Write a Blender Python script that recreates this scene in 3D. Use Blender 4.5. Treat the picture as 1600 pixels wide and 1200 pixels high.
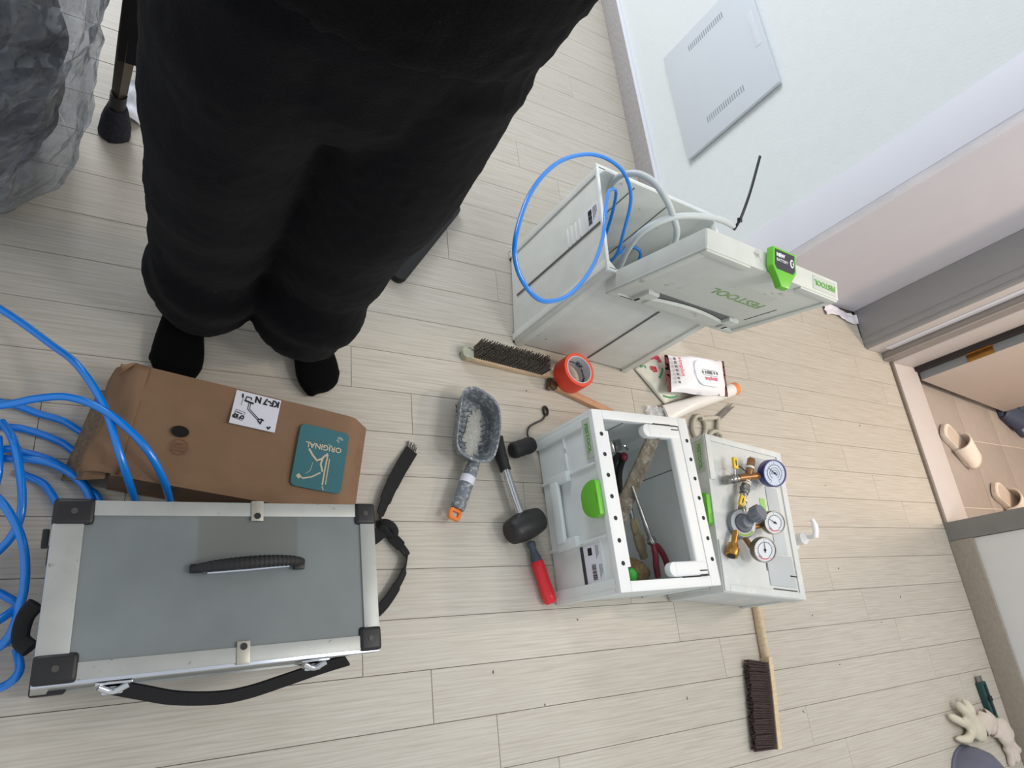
import bpy, bmesh, math, random
from mathutils import Vector, Matrix, Euler, noise

for o in list(bpy.data.objects):
    bpy.data.objects.remove(o)
sc = bpy.context.scene
COL = sc.collection
R = math.radians
rnd = random.Random(7)

# ------------------------------------------------------------------ camera
cam = bpy.data.cameras.new('camera')
cam.sensor_width = 36.0
cam.lens = 36.0 * 1056.24 / 1600.0
cam.clip_start = 0.02
camo = bpy.data.objects.new('camera', cam)
COL.objects.link(camo)
camo.matrix_world = Matrix((
    (0.84689952, -0.11779076, -0.5185427, 0.0),
    (-0.0981052, 0.92380619, -0.37007769, 0.0),
    (0.52262469, 0.36429035, 0.77081513, 1.32),
    (0, 0, 0, 1)))
sc.camera = camo

# ------------------------------------------------------------------ light
sc.view_settings.view_transform = 'Standard'
sc.view_settings.look = 'None'
sc.view_settings.gamma = 1.0
sc.view_settings.use_curve_mapping = False
sc.view_settings.exposure = 0.08
w = bpy.data.worlds.new('room_light')
sc.world = w
w.use_nodes = True
w.node_tree.nodes['Background'].inputs[0].default_value = (0.93, 0.96, 1.0, 1)
w.node_tree.nodes['Background'].inputs[1].default_value = 0.66


def area(name, loc, target, size, energy, color, size_y=None):
    l = bpy.data.lights.new(name, 'AREA')
    l.shape = 'RECTANGLE'
    l.size = size
    l.size_y = size_y or size
    l.energy = energy
    l.color = color
    o = bpy.data.objects.new(name, l)
    COL.objects.link(o)
    o.location = loc
    o.rotation_euler = (Vector(target) - Vector(loc)).to_track_quat('-Z', 'Y').to_euler()
    return o


area('window_daylight', (-0.55, 3.5, 1.55), (0.9, 0.3, 0.3), 1.5, 62, (0.91, 0.95, 1.0), 1.4)
area('overhead_fill', (1.6, -0.3, 2.38), (1.55, 0.1, 0), 0.5, 14, (0.99, 0.99, 0.98))  # added overhead fill, brightens the mid floor and near box faces
area('hall_ceiling_light', (2.25, 0.25, 2.38), (2.2, 0.2, 0), 0.5, 9, (1.0, 0.93, 0.85))
area('bathroom_lamp', (3.25, 0.35, 2.15), (3.0, 0.42, 0), 0.2, 25, (1.0, 0.79, 0.60))


# ------------------------------------------------------------------ helpers
def lin(c):
    def f(v):
        v /= 255.0
        return v / 12.92 if v <= 0.04045 else ((v + 0.055) / 1.055) ** 2.4
    return (f(c[0]), f(c[1]), f(c[2]), 1.0)


class NT:
    def __init__(s, name):
        s.m = bpy.data.materials.new(name)
        s.m.use_nodes = True
        s.t = s.m.node_tree
        s.b = s.t.nodes['Principled BSDF']
        s.out = s.t.nodes['Material Output']

    def n(s, kind, **kw):
        nd = s.t.nodes.new(kind)
        for k, v in kw.items():
            if k.startswith('i_'):
                key = k[2:]
                key = int(key) if key.isdigit() else key.replace('_', ' ')
                nd.inputs[key].default_value = v
            else:
                setattr(nd, k, v)
        return nd

    def l(s, a, b):
        s.t.links.new(a, b)

    def coord(s, scale=(1, 1, 1), kind='Object', rot=(0, 0, 0)):
        tc = s.n('ShaderNodeTexCoord')
        mp = s.n('ShaderNodeMapping')
        mp.inputs['Scale'].default_value = scale
        mp.inputs['Rotation'].default_value = rot
        s.l(tc.outputs[kind], mp.inputs[0])
        return mp.outputs[0]

    def noise(s, vec, scale, detail=3, rough=.55):
        nd = s.n('ShaderNodeTexNoise', i_Scale=scale, i_Detail=detail, i_Roughness=rough)
        s.l(vec, nd.inputs['Vector'])
        return nd.outputs['Fac']

    def ramp(s, fac, stops):
        r = s.n('ShaderNodeValToRGB')
        e = r.color_ramp.elements
        while len(e) < len(stops):
            e.new(0.5)
        for el, (p, c) in zip(e, stops):
            el.position = p
            el.color = c
        s.l(fac, r.inputs[0])
        return r.outputs[0]

    def mix(s, fac, a, b):
        m = s.n('ShaderNodeMix', data_type='RGBA')
        for k, v in ((0, fac), (6, a), (7, b)):
            if hasattr(v, 'is_linked') or isinstance(v, bpy.types.NodeSocket):
                s.l(v, m.inputs[k])
            else:
                m.inputs[k].default_value = v
        return m.outputs[2]

    def bump(s, h, strength, dist=.002):
        b = s.n('ShaderNodeBump', i_Strength=strength, i_Distance=dist)
        s.l(h, b.inputs['Height'])
        s.l(b.outputs[0], s.b.inputs['Normal'])


def pm(name, col, rough=.5, metal=0.0, var=.06, vs=14, bump=0.0, bs=120, dirt=None, ds=30, dt=.62, spec=None, coat=0, coords=(1, 1, 1)):
    """principled material: colour with a little mottling, optional dirt specks and relief"""
    k = NT(name)
    v = k.coord(coords)
    c = lin(col)
    n = k.noise(v, vs, 4)
    dk = tuple(x * (1 - var) for x in c[:3]) + (1,)
    lt = tuple(min(1, x * (1 + var)) for x in c[:3]) + (1,)
    out = k.ramp(n, [(.3, dk), (.7, lt)])
    if dirt:
        d = k.noise(v, ds, 5, .65)
        f = k.ramp(d, [(dt, (0, 0, 0, 1)), (min(.98, dt + .1), (1, 1, 1, 1))])
        out = k.mix(f, out, lin(dirt))
    k.l(out, k.b.inputs['Base Color'])
    k.b.inputs['Roughness'].default_value = rough
    k.b.inputs['Metallic'].default_value = metal
    if spec is not None:
        k.b.inputs['Specular IOR Level'].default_value = spec
    if coat:
        k.b.inputs['Coat Weight'].default_value = coat
        k.b.inputs['Coat Roughness'].default_value = .1
    if bump:
        k.bump(k.noise(v, bs, 3), bump)
    return k.m


class MB:
    """collects shapes into one bmesh"""
    def __init__(s):
        s.bm = bmesh.new()
        s.mi = 0

    def _add(s, t, mx=None, bev=0, seg=2):
        if bev:
            bmesh.ops.bevel(t, geom=[e for e in t.edges if len(e.link_faces) == 2 and e.calc_face_angle(0) > .5], offset=bev,
                            segments=seg, affect='EDGES', profile=.6, clamp_overlap=True)
        if mx is not None:
            bmesh.ops.transform(t, matrix=mx, verts=t.verts)
        for f in t.faces:
            f.material_index = s.mi
        me = bpy.data.meshes.new('t')
        t.to_mesh(me)
        t.free()
        s.bm.from_mesh(me)
        bpy.data.meshes.remove(me)
        return s

    def box(s, size, loc=(0, 0, 0), rot=(0, 0, 0), bev=0, seg=2, taper=None):
        t = bmesh.new()
        bmesh.ops.create_cube(t, size=1)
        for v in t.verts:
            if taper and v.co.z > 0:
                v.co.x *= taper[0]
                v.co.y *= taper[1]
            v.co = Vector((v.co.x * size[0], v.co.y * size[1], v.co.z * size[2]))
        return s._add(t, Matrix.Translation(loc) @ Euler(rot).to_matrix().to_4x4(), bev, seg)

    def box2(s, a, b, bev=0, seg=2):
        return s.box([b[i] - a[i] for i in range(3)], [(a[i] + b[i]) / 2 for i in range(3)], bev=bev, seg=seg)

    def cyl(s, p0, p1, r0, r1=None, n=24, bev=0):
        p0 = Vector(p0)
        p1 = Vector(p1)
        d = p1 - p0
        t = bmesh.new()
        bmesh.ops.create_cone(t, cap_ends=True, segments=n, radius1=r0, radius2=r0 if r1 is None else r1, depth=d.length)
        mx = Matrix.Translation((p0 + p1) / 2) @ d.to_track_quat('Z', 'Y').to_matrix().to_4x4()
        return s._add(t, mx, bev)

    def ball(s, loc, rad, rot=(0, 0, 0), u=20, v=12):
        t = bmesh.new()
        bmesh.ops.create_uvsphere(t, u_segments=u, v_segments=v, radius=1)
        rad = rad if hasattr(rad, '__len__') else (rad,) * 3
        mx = Matrix.Translation(loc) @ Euler(rot).to_matrix().to_4x4() @ Matrix.Diagonal((*rad, 1))
        return s._add(t, mx)

    def lathe(s, prof, n=28, mx=None, cap=True):
        t = bmesh.new()
        rings = []
        for r, z in prof:
            rings.append([t.verts.new((r * math.cos(2 * math.pi * k / n), r * math.sin(2 * math.pi * k / n), z)) for k in range(n)])
        for a, b in zip(rings, rings[1:]):
            for k in range(n):
                t.faces.new((a[k], a[(k + 1) % n], b[(k + 1) % n], b[k]))
        if cap:
            t.faces.new(rings[0][::-1])
            t.faces.new(rings[-1])
        bmesh.ops.recalc_face_normals(t, faces=t.faces)
        return s._add(t, mx)

    def prism(s, poly, z0, z1, mx=None, bev=0):
        t = bmesh.new()
        a = [t.verts.new((x, y, z0)) for x, y in poly]
        b = [t.verts.new((x, y, z1)) for x, y in poly]
        t.faces.new(a[::-1])
        t.faces.new(b)
        n = len(poly)
        for k in range(n):
            t.faces.new((a[k], a[(k + 1) % n], b[(k + 1) % n], b[k]))
        bmesh.ops.recalc_face_normals(t, faces=t.faces)
        return s._add(t, mx, bev)

    def loft(s, rings, closed=True, cap=True, mx=None):
        t = bmesh.new()
        rr = [[t.verts.new(p) for p in r] for r in rings]
        n = len(rr[0])
        for a, b in zip(rr, rr[1:]):
            for k in range(n if closed else n - 1):
                t.faces.new((a[k], a[(k + 1) % n], b[(k + 1) % n], b[k]))
        if cap and closed:
            t.faces.new(rr[0][::-1])
            t.faces.new(rr[-1])
        bmesh.ops.recalc_face_normals(t, faces=t.faces)
        return s._add(t, mx)

    def tube(s, pts, r, n=10, flat=None, cap=True, closed=False):
        """tube along points; r number or list; flat=(a,b) gives a ribbon-like section with b along up"""
        pts = [Vector(p) for p in pts]
        m = len(pts)
        rr = list(r) if hasattr(r, '__len__') else [r] * m
        rings = []
        prev = None
        for i in range(m):
            if closed:
                d = pts[(i + 1) % m] - pts[i - 1]
            else:
                d = pts[min(i + 1, m - 1)] - pts[max(i - 1, 0)]
            if d.length < 1e-9:
                d = Vector((0, 0, 1))
            d.normalize()
            if prev is None:
                u = d.cross(Vector((0, 0, 1)))
                if u.length < .05:
                    u = d.cross(Vector((0, 1, 0)))
            else:
                u = prev - d * prev.dot(d)
            u.normalize()
            prev = u
            q = d.cross(u)
            fa, fb = flat if flat else (1, 1)
            rings.append([pts[i] + (u * math.cos(2 * math.pi * k / n) * fa + q * math.sin(2 * math.pi * k / n) * fb) * rr[i] for k in range(n)])
        if closed:
            rings.append(rings[0])
        return s.loft(rings, cap=cap and not closed)

    def quadgrid(s, f, nu, nv, mx=None):
        t = bmesh.new()
        g = [[t.verts.new(f(i / nu, j / nv)) for j in range(nv + 1)] for i in range(nu + 1)]
        for i in range(nu):
            for j in range(nv):
                t.faces.new((g[i][j], g[i + 1][j], g[i + 1][j + 1], g[i][j + 1]))
        return s._add(t, mx)

    def build(s, name, mat, parent=None, loc=(0, 0, 0), rot=(0, 0, 0), smooth=True, angle=38):
        me = bpy.data.meshes.new(name)
        s.bm.to_mesh(me)
        s.bm.free()
        for m in (mat if isinstance(mat, (list, tuple)) else [mat]):
            me.materials.append(m)
        if smooth:
            me.shade_smooth()
            me.set_sharp_from_angle(angle=R(angle))
        o = bpy.data.objects.new(name, me)
        COL.objects.link(o)
        o.location = loc
        o.rotation_euler = rot
        if parent:
            o.parent = parent
        return o


def spline(pts, sub=8, closed=False):
    """Catmull-Rom through points"""
    p = [Vector(q) for q in pts]
    n = len(p)
    out = []
    rng = range(n) if closed else range(n - 1)
    for i in rng:
        a = p[i - 1] if (i > 0 or closed) else p[0] * 2 - p[1]
        b = p[i]
        c = p[(i + 1) % n]
        d = p[(i + 2) % n] if (i + 2 < n or closed) else p[-1] * 2 - p[-2]
        for k in range(sub):
            t = k / sub
            out.append(.5 * ((2 * b) + (c - a) * t + (2 * a - 5 * b + 4 * c - d) * t * t + (3 * b - 3 * c + d - a) * t ** 3))
    if not closed:
        out.append(p[-1])
    return out


def thing(name, label, cat, loc=(0, 0, 0), rot=(0, 0, 0), group=None):
    o = bpy.data.objects.new(name, None)
    o.empty_display_size = .05
    COL.objects.link(o)
    o.location = loc
    o.rotation_euler = rot
    return tag(o, label, cat, group)


def tag(o, label, cat, group=None):
    o['label'] = label
    o['category'] = cat
    if group:
        o['group'] = group
    return o


def struct(o):
    o['kind'] = 'structure'
    return o


def text(name, body, size, mat, parent, mx, align='CENTER', ext=.0003, bold=0.0, sx=1.0):
    cu = bpy.data.curves.new(name, 'FONT')
    cu.body = body
    cu.size = size
    cu.extrude = ext
    cu.offset = bold
    cu.align_x = align
    cu.align_y = 'CENTER'
    cu.resolution_u = 3
    tmp = bpy.data.objects.new('tmp', cu)
    COL.objects.link(tmp)
    bpy.context.view_layer.update()
    me = bpy.data.meshes.new_from_object(tmp.evaluated_get(bpy.context.evaluated_depsgraph_get()))
    bpy.data.objects.remove(tmp)
    me.materials.clear()
    me.materials.append(mat)
    me.name = name
    o = bpy.data.objects.new(name, me)
    COL.objects.link(o)
    o.parent = parent
    o.matrix_local = mx @ Matrix.Diagonal((sx, 1, 1, 1))
    return o


def frame(o, right, up):
    """4x4 with x=right, y=up, z=right x up at o"""
    r = Vector(right).normalized()
    u = Vector(up)
    u = (u - r * u.dot(r)).normalized()
    n = r.cross(u)
    m = Matrix((r, u, n)).transposed().to_4x4()
    m.translation = Vector(o)
    return m


def rrect(w, h, r, n=5):
    out = []
    for cx, cy, a in ((w / 2 - r, h / 2 - r, 0), (-w / 2 + r, h / 2 - r, 90), (-w / 2 + r, -h / 2 + r, 180), (w / 2 - r, -h / 2 + r, 270)):
        for k in range(n + 1):
            t = R(a + 90 * k / n)
            out.append((cx + r * math.cos(t), cy + r * math.sin(t)))
    return out


def remesh(o, voxel, smooth=4, fac=.5):
    """voxel-union the shapes of an object's mesh into one continuous surface"""
    m = o.modifiers.new('r', 'REMESH')
    m.mode = 'VOXEL'
    m.voxel_size = voxel
    m.use_smooth_shade = True
    if smooth:
        sm = o.modifiers.new('s', 'SMOOTH')
        sm.factor = fac
        sm.iterations = smooth
    bpy.context.view_layer.update()
    me = bpy.data.meshes.new_from_object(o.evaluated_get(bpy.context.evaluated_depsgraph_get()))
    mats = list(o.data.materials)
    o.modifiers.clear()
    me.materials.clear()
    for q in mats:
        me.materials.append(q)
    me.shade_smooth()
    me.name = o.name
    o.data = me
    return o


def wrinkle(o, f):
    for v in o.data.vertices:
        v.co += v.normal * f(v.co)
    o.data.update()


# ------------------------------------------------------------------ materials
def plank_material():
    k = NT('oak_laminate')
    tc = k.n('ShaderNodeTexCoord')
    oi = k.n('ShaderNodeObjectInfo')
    cm = k.n('ShaderNodeCombineXYZ')
    mu = k.n('ShaderNodeMath', operation='MULTIPLY')
    mu.inputs[1].default_value = 37.0
    k.l(oi.outputs['Random'], mu.inputs[0])
    k.l(mu.outputs[0], cm.inputs[0])
    k.l(mu.outputs[0], cm.inputs[1])
    ad = k.n('ShaderNodeVectorMath', operation='ADD')
    k.l(tc.outputs['Object'], ad.inputs[0])
    k.l(cm.outputs[0], ad.inputs[1])
    mp = k.n('ShaderNodeMapping')
    mp.inputs['Scale'].default_value = (2.4, 60, 1)
    k.l(ad.outputs[0], mp.inputs[0])
    g = k.noise(mp.outputs[0], 3.2, 6, .6)
    wv = k.n('ShaderNodeTexWave', wave_type='BANDS', bands_direction='Y', i_Scale=1.4, i_Distortion=9.0, i_Detail=3.0)
    wv.inputs['Detail Scale'].default_value = 1.4
    mp2 = k.n('ShaderNodeMapping')
    mp2.inputs['Scale'].default_value = (1.7, 30, 1)
    k.l(ad.outputs[0], mp2.inputs[0])
    k.l(mp2.outputs[0], wv.inputs['Vector'])
    c1 = k.ramp(g, [(.32, lin((184, 176, 163))), (.52, lin((195, 189, 177))), (.72, lin((202, 197, 186)))])
    wf = k.ramp(wv.outputs['Fac'], [(.0, (.26, .26, .26, 1)), (.30, (0, 0, 0, 1))])
    c2 = k.mix(wf, c1, lin((158, 147, 135)))
    tone = k.n('ShaderNodeHueSaturation')
    mr = k.n('ShaderNodeMapRange')
    mr.inputs[3].default_value = .975
    mr.inputs[4].default_value = 1.02
    k.l(oi.outputs['Random'], mr.inputs[0])
    k.l(mr.outputs[0], tone.inputs['Value'])
    k.l(c2, tone.inputs['Color'])
    k.l(tone.outputs[0], k.b.inputs['Base Color'])
    k.b.inputs['Roughness'].default_value = .42
    k.bump(g, .12, .001)
    return k.m


def wood(name, a, b, sc=(3, 40, 40), rough=.6, dirt=None):
    k = NT(name)
    v = k.coord(sc)
    n = k.noise(v, 2.2, 5, .6)
    c = k.ramp(n, [(.3, lin(a)), (.7, lin(b))])
    if dirt:
        d = k.noise(k.coord((1, 1, 1)), 46, 5, .7)
        c = k.mix(k.ramp(d, [(.5, (0, 0, 0, 1)), (.66, (1, 1, 1, 1))]), c, lin(dirt))
    k.l(c, k.b.inputs['Base Color'])
    k.b.inputs['Roughness'].default_value = rough
    k.bump(n, .2)
    return k.m


def fleece(name, col, bs=420, sheen=.15):
    k = NT(name)
    v = k.coord()
    n = k.noise(v, bs, 4, .7)
    n2 = k.noise(v, 9, 3)
    c = lin(col)
    lt = tuple(x * 1.9 + .0015 for x in c[:3]) + (1,)
    base = k.mix(k.ramp(n, [(.4, (0, 0, 0, 1)), (.75, (.6, .6, .6, 1))]), c, lt)
    lint = k.noise(v, 75, 2, .5)
    base = k.mix(k.ramp(lint, [(.77, (0, 0, 0, 1)), (.80, (.35, .35, .35, 1))]), base, lin((120, 122, 130)))
    k.l(base, k.b.inputs['Base Color'])
    k.b.inputs['Roughness'].default_value = .95
    k.b.inputs['Specular IOR Level'].default_value = .1
    k.b.inputs['Sheen Weight'].default_value = sheen
    k.bump(n, .6, .003)
    return k.m


WALLPAPER = pm('embossed_white_wallpaper', (224, 229, 230), .75, var=.012, vs=40, bump=.35, bs=170)
WALLGREY = pm('plain_wall', (214, 214, 212), .8, var=.01)
PANELW = pm('painted_steel_panel', (206, 213, 220), .45, var=.01)
PANELSLOT = pm('slot_dark', (150, 158, 166), .6)
TRIMW = pm('white_trim', (226, 227, 236), .4, var=.008)
LAV = pm('mauve_wall_film', (194, 193, 200), .5, var=.015)
DARKFRAME = pm('grey_door_casing', (152, 152, 154), .45, var=.015)
JAMB = pm('cream_door_jamb', (206, 199, 197), .45, var=.015)
BASEB = wood('baseboard_wood', (150, 146, 146), (172, 167, 166), (3, 30, 60), .5)
BASEB2 = wood('taupe_baseboard', (146, 138, 126), (160, 152, 140), (3, 30, 60), .5)
SEALD = pm('dark_rubber', (38, 34, 34), .6)
DOORM = pm('bathroom_door_skin', (208, 195, 186), .45, var=.01)
DOOREDGE = pm('bathroom_door_edge', (142, 148, 150), .5, var=.02)
BRASS = pm('brass', (176, 132, 66), .32, .9, var=.15, vs=60)
TILE = pm('bathroom_tile', (172, 162, 155), .4, var=.05, vs=20)
GROUT = pm('tile_grout', (226, 214, 202), .8)
SLIPW = pm('white_slipper_rubber', (238, 226, 214), .5)
SLIPI = pm('slipper_sole_print', (206, 192, 178), .6)
SLIPB = pm('blue_slipper', (62, 72, 96), .55)
SLIPB2 = pm('blue_slipper_pale', (128, 140, 164), .55)
SYSB = pm('light_grey_abs', (224, 230, 229), .5, var=.03, vs=18)
SYSW = pm('white_grey_abs', (228, 231, 231), .45, var=.015, vs=18)
SYSD = pm('scuffed_grey_abs', (218, 221, 216), .5, var=.05, vs=20, dirt=(150, 148, 140), ds=26, dt=.67)
SYSL = pm('scuffed_lid_abs', (205, 209, 202), .5, var=.05, vs=16, dirt=(150, 147, 138), ds=18, dt=.64)
SYSC = pm('dusty_grey_abs', (207, 211, 209), .55, var=.05, vs=14, dirt=(222, 219, 212), ds=24, dt=.55)
GROOVE = pm('groove_shadow', (112, 114, 112), .7)
HOLE = pm('hole_dark', (40, 42, 44), .8)
GREEN = pm('green_latch_plastic', (104, 190, 50), .38, var=.03)
GREENT = pm('green_print', (104, 166, 74), .6)
GREENF = pm('worn_green_print', (132, 168, 104), .6, var=.15, vs=60, dirt=(190, 196, 186), ds=70, dt=.60)
STICKW = pm('sticker_white', (226, 228, 238), .5, var=.01)
STICKD = pm('sticker_dark', (42, 54, 56), .5)
INK = pm('black_ink', (28, 28, 32), .7)
INKG = pm('grey_ink', (110, 112, 116), .7)
WHITEINK = pm('white_ink', (236, 238, 240), .6)
ALU = pm('worn_aluminium', (170, 172, 168), .42, .35, var=.07, vs=22, dirt=(88, 86, 80), ds=95, dt=.645)
ALUB = pm('bright_aluminium', (200, 206, 216), .22, .9, var=.05)
CHROME = pm('chrome', (205, 208, 212), .12, 1.0, var=.05)
STEEL = pm('steel', (150, 150, 148), .35, .9, var=.15, vs=50)
BLACKP = pm('black_plastic', (24, 24, 26), .45, var=.1, dirt=(70, 68, 66), ds=60, dt=.68)
BLACKR = pm('black_rubber', (30, 30, 31), .6, var=.15, bump=.2)
WEB = pm('black_webbing', (22, 22, 25), .85, var=.2, vs=200, bump=.5, bs=500)
HOSE = pm('blue_tubing', (12, 132, 232), .22, var=.03, coat=.5)
PIPEW = pm('grey_pe_pipe', (196, 204, 206), .45, var=.03)
KRAFT = pm('kraft_cardboard', (132, 103, 78), .8, var=.06, vs=20, dirt=(124, 94, 68), ds=9, dt=.60)
KRAFTD = pm('kraft_inside', (142, 112, 84), .85, var=.08)
KRAFTE = pm('kraft_edge', (120, 104, 84), .9, var=.25, vs=180, coords=(1, 1, 1))
TEAL = pm('teal_print', (58, 112, 120), .8, var=.03)
CREAM = pm('cream_print', (206, 190, 164), .8)
SCOOPP = pm('dusty_scoop_plastic', (112, 120, 128), .45, var=.1, dirt=(176, 177, 174), ds=110, dt=.52, bump=.3, bs=200)
SCOOPI = pm('scoop_inside', (92, 100, 110), .5, var=.12, dirt=(180, 180, 176), ds=120, dt=.54, bump=.3, bs=200)
DUST = pm('cement_dust', (192, 190, 182), .95, var=.18, vs=220, bump=1.0, bs=300)
ORANGE = pm('orange_plastic', (242, 138, 66), .45)
REDH = pm('red_acetate', (226, 40, 52), .25, var=.06, dirt=(236, 130, 130), ds=70, dt=.66)
SLATE = pm('dusty_collar', (72, 82, 92), .6, var=.2, dirt=(150, 152, 150), ds=70, dt=.62)
TAPEO = pm('orange_tape', (232, 62, 40), .42, var=.04)
TAPEF = pm('orange_tape_side', (236, 92, 68), .6, var=.08, vs=60)
CORE = pm('tape_core', (206, 206, 212), .6, var=.03)
NAVY = pm('navy_print', (38, 34, 96), .6)
PALEW = wood('pale_wood', (196, 168, 134), (222, 198, 166), (12, 60, 60), .6)
BROOMW = wood('broom_wood', (206, 182, 146), (226, 206, 174), (12, 60, 60), .6)
PINEW = wood('hammer_handle_wood', (186, 140, 104), (206, 162, 126), (12, 60, 60), .6)
STAKEW = wood('weathered_stake', (96, 88, 76), (136, 126, 110), (40, 6, 40), .9, dirt=(168, 160, 148))
BRISTLE = pm('wire_bristle', (92, 85, 78), .55, .3, var=.3, vs=120)
BROWNB = pm('brown_bristle', (70, 56, 54), .7, var=.35, vs=200)
REDP = pm('plier_grip', (120, 38, 52), .45, var=.1)
SPONGE = pm('tan_brush', (132, 112, 78), .95, var=.35, vs=90, bump=1, bs=160)
WIPE = pm('wipes_film', (240, 240, 243), .35, var=.012)
MAROON = pm('maroon_film', (104, 52, 50), .45, var=.1)
POUCH = pm('pouch_film', (212, 210, 196), .35, var=.06, vs=30, dirt=(168, 158, 138), ds=16, dt=.6)
PINKINK = pm('pink_ink', (216, 78, 106), .6)
GREENINK = pm('green_ink', (70, 160, 112), .6)
TUBEW = pm('tube_white', (232, 229, 224), .35, var=.02)
ORCAP = pm('orange_cap', (240, 140, 78), .4)
SCIH = pm('scissor_handle', (186, 182, 166), .4, var=.05)
GAUGEB = pm('gauge_blue', (38, 48, 118), .3, var=.05)
GAUGEF = pm('gauge_face', (224, 228, 232), .5, var=.01)
GAUGEF2 = pm('gauge_face_blue', (196, 208, 226), .5, var=.02)
GAUGES = pm('gauge_case', (120, 112, 104), .35, .6, var=.1)
REG = pm('regulator_plastic', (128, 132, 140), .3, var=.05)
REGR = pm('regulator_ring', (196, 202, 204), .4)
LIME = pm('lime_print', (140, 178, 66), .5)
YELLOW = pm('yellow_grip', (226, 190, 50), .5)
OLDBRASS = pm('old_brass', (150, 112, 74), .38, .8, var=.2, vs=60)
PUMPW = pm('pump_white', (240, 240, 240), .3, var=.01)
GLOVE = pm('cotton_glove', (206, 200, 180), .9, var=.06, vs=40, bump=.5, bs=400)
GLOVEP = pm('glove_pink', (208, 196, 184), .9, var=.06, vs=40, bump=.5, bs=400)
KGREEN = pm('dark_green_plastic', (22, 66, 66), .4)
GREYBAG = pm('blue_grey_rubber', (96, 98, 114), .45, var=.08, vs=10)
TIE = pm('black_nylon', (18, 20, 24), .4)
FLEECE = fleece('black_fleece', (9, 9, 12), sheen=.04)
FLEECEJ = fleece('black_sherpa', (8, 8, 10), 200, .03)
SOCK = fleece('black_sock', (7, 7, 8), 600, .02)
SKIN = pm('skin', (206, 160, 134), .5, var=.04)
HAIR = pm('black_hair', (20, 18, 18), .5, var=.2, vs=120, coords=(1, 1, .1))
CHAIRW = wood('brown_chair_leg', (58, 48, 38), (84, 70, 54), (40, 40, 5), .4)
CHAIRD = pm('black_seat_fabric', (18, 18, 20), .9, var=.2)
FUR = pm('furry_sock', (40, 42, 52), .95, var=.4, vs=160, bump=1, bs=260)
CLOTHD = pm('dark_clothes', (26, 30, 36), .9, var=.2, vs=20)

# ================================================================== the room
PLANK = plank_material()
fb = MB().box2((-1.30, -1.58, -.03), (2.80, 2.66, -.009)).build('floor', pm('subfloor', (104, 92, 80), .9))
struct(fb)
XW, XD, YL, XP = 1.515, 2.799, 1.182, 2.633
PW, PL = 0.0976, 0.827
meshes = {}


def plank_mesh(x0, x1):
    key = round(x1 - x0, 3)
    if key not in meshes:
        L = x1 - x0
        g = .0003
        m = MB()
        t = bmesh.new()
        h = .008
        c = .0006
        a = [(-L / 2 + g, -PW / 2 + g), (L / 2 - g, -PW / 2 + g), (L / 2 - g, PW / 2 - g), (-L / 2 + g, PW / 2 - g)]
        b = [(x - math.copysign(c, x), y - math.copysign(c, y)) for x, y in a]
        r0 = [t.verts.new((x, y, -h)) for x, y in a]
        r1 = [t.verts.new((x, y, -.0012)) for x, y in a]
        r2 = [t.verts.new((x, y, 0)) for x, y in b]
        for p, q in ((r0, r1), (r1, r2)):
            for k in range(4):
                t.faces.new((p[k], p[(k + 1) % 4], q[(k + 1) % 4], q[k]))
        t.faces.new(r2)
        bmesh.ops.recalc_face_normals(t, faces=t.faces)
        me = bpy.data.meshes.new('plank')
        t.to_mesh(me)
        t.free()
        me.materials.append(PLANK)
        meshes[key] = me
    return meshes[key]


for k in range(-14, 29):
    y = -.2063 + PW * (k + .5)
    off = (.765 - .1405 * k) % PL
    xe = 1.513 if y > 1.13 else (2.63 if y > 1.03 else 2.797)
    x = off - PL * math.ceil((off + 1.30) / PL)
    while x < xe - .02:
        a, b = max(x, -1.29), min(x + PL, xe)
        if xe - b < .05:
            b = xe
        if b - a > .03:
            o = bpy.data.objects.new('plank', plank_mesh(a, b))
            COL.objects.link(o)
            o.location = ((a + b) / 2, y, 0)
            o.parent = fb
        x = b if b >= xe else x + PL

wall = struct(MB().box2((XW, .925, 0), (XW + .022, 2.66, 2.4)).build('wall_panel_side', WALLPAPER))
bb = struct(MB().box2((XW - .013, 1.026, .001), (XW - .0005, 2.66, .072), bev=.001).build('baseboard_panel_side', BASEB))
MB().box2((XW - .015, 1.026, .0725), (XW - .0005, 2.66, .080), bev=.002).build('baseboard_cap', TRIMW, bb)
tr = struct(MB().box2((XW - .009, .910, .001), (XW - .0005, 1.026, 2.4), bev=.002).build('trim_1', TRIMW))
MB().box2((XW - .009, .905, .001), (XW + .024, .909, 2.4), bev=.001).build('edge_bead', pm('bead', (206, 206, 214), .4), tr)
struct(MB().box2((XW + .0225, YL, 0), (3.05, YL + .08, 2.4)).build('wall_recess', LAV))
# grey pilaster-like casing with two raised beads, its side face cream
ca = struct(MB().box2((XP, 1.014, .001), (2.95, YL - .001, 2.4), bev=.002).build('trim_2', DARKFRAME))
for yy, ww in ((1.052, .006), (1.022, .006)):
    MB().box2((XP - .003, yy - ww / 2, .002), (XP + .004, yy + ww / 2, 2.4), bev=.0015).build('bead_moulding', pm('bead_grey', (150, 150, 152), .4), ca)
MB().box2((XP + .012, 1.0085, .002), (2.745, 1.0138, 2.4), bev=.001).build('side_face', JAMB, ca)
MB().box2((2.700, 1.0045, .045), (2.742, 1.0083, 2.4), bev=.001).build('side_strip', TRIMW, ca)
# casing of the bathroom door, hinge side
cb = struct(MB().box2((2.748, .972, .001), (2.95, 1.0135, 2.4), bev=.002).build('trim_3', pm('warm_grey_casing', (150, 143, 139), .45)))
MB().box2((2.744, .974, .002), (2.752, .982, 2.4), bev=.002).build('bead_moulding', pm('bead_warm', (176, 166, 160), .4), cb)
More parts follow.
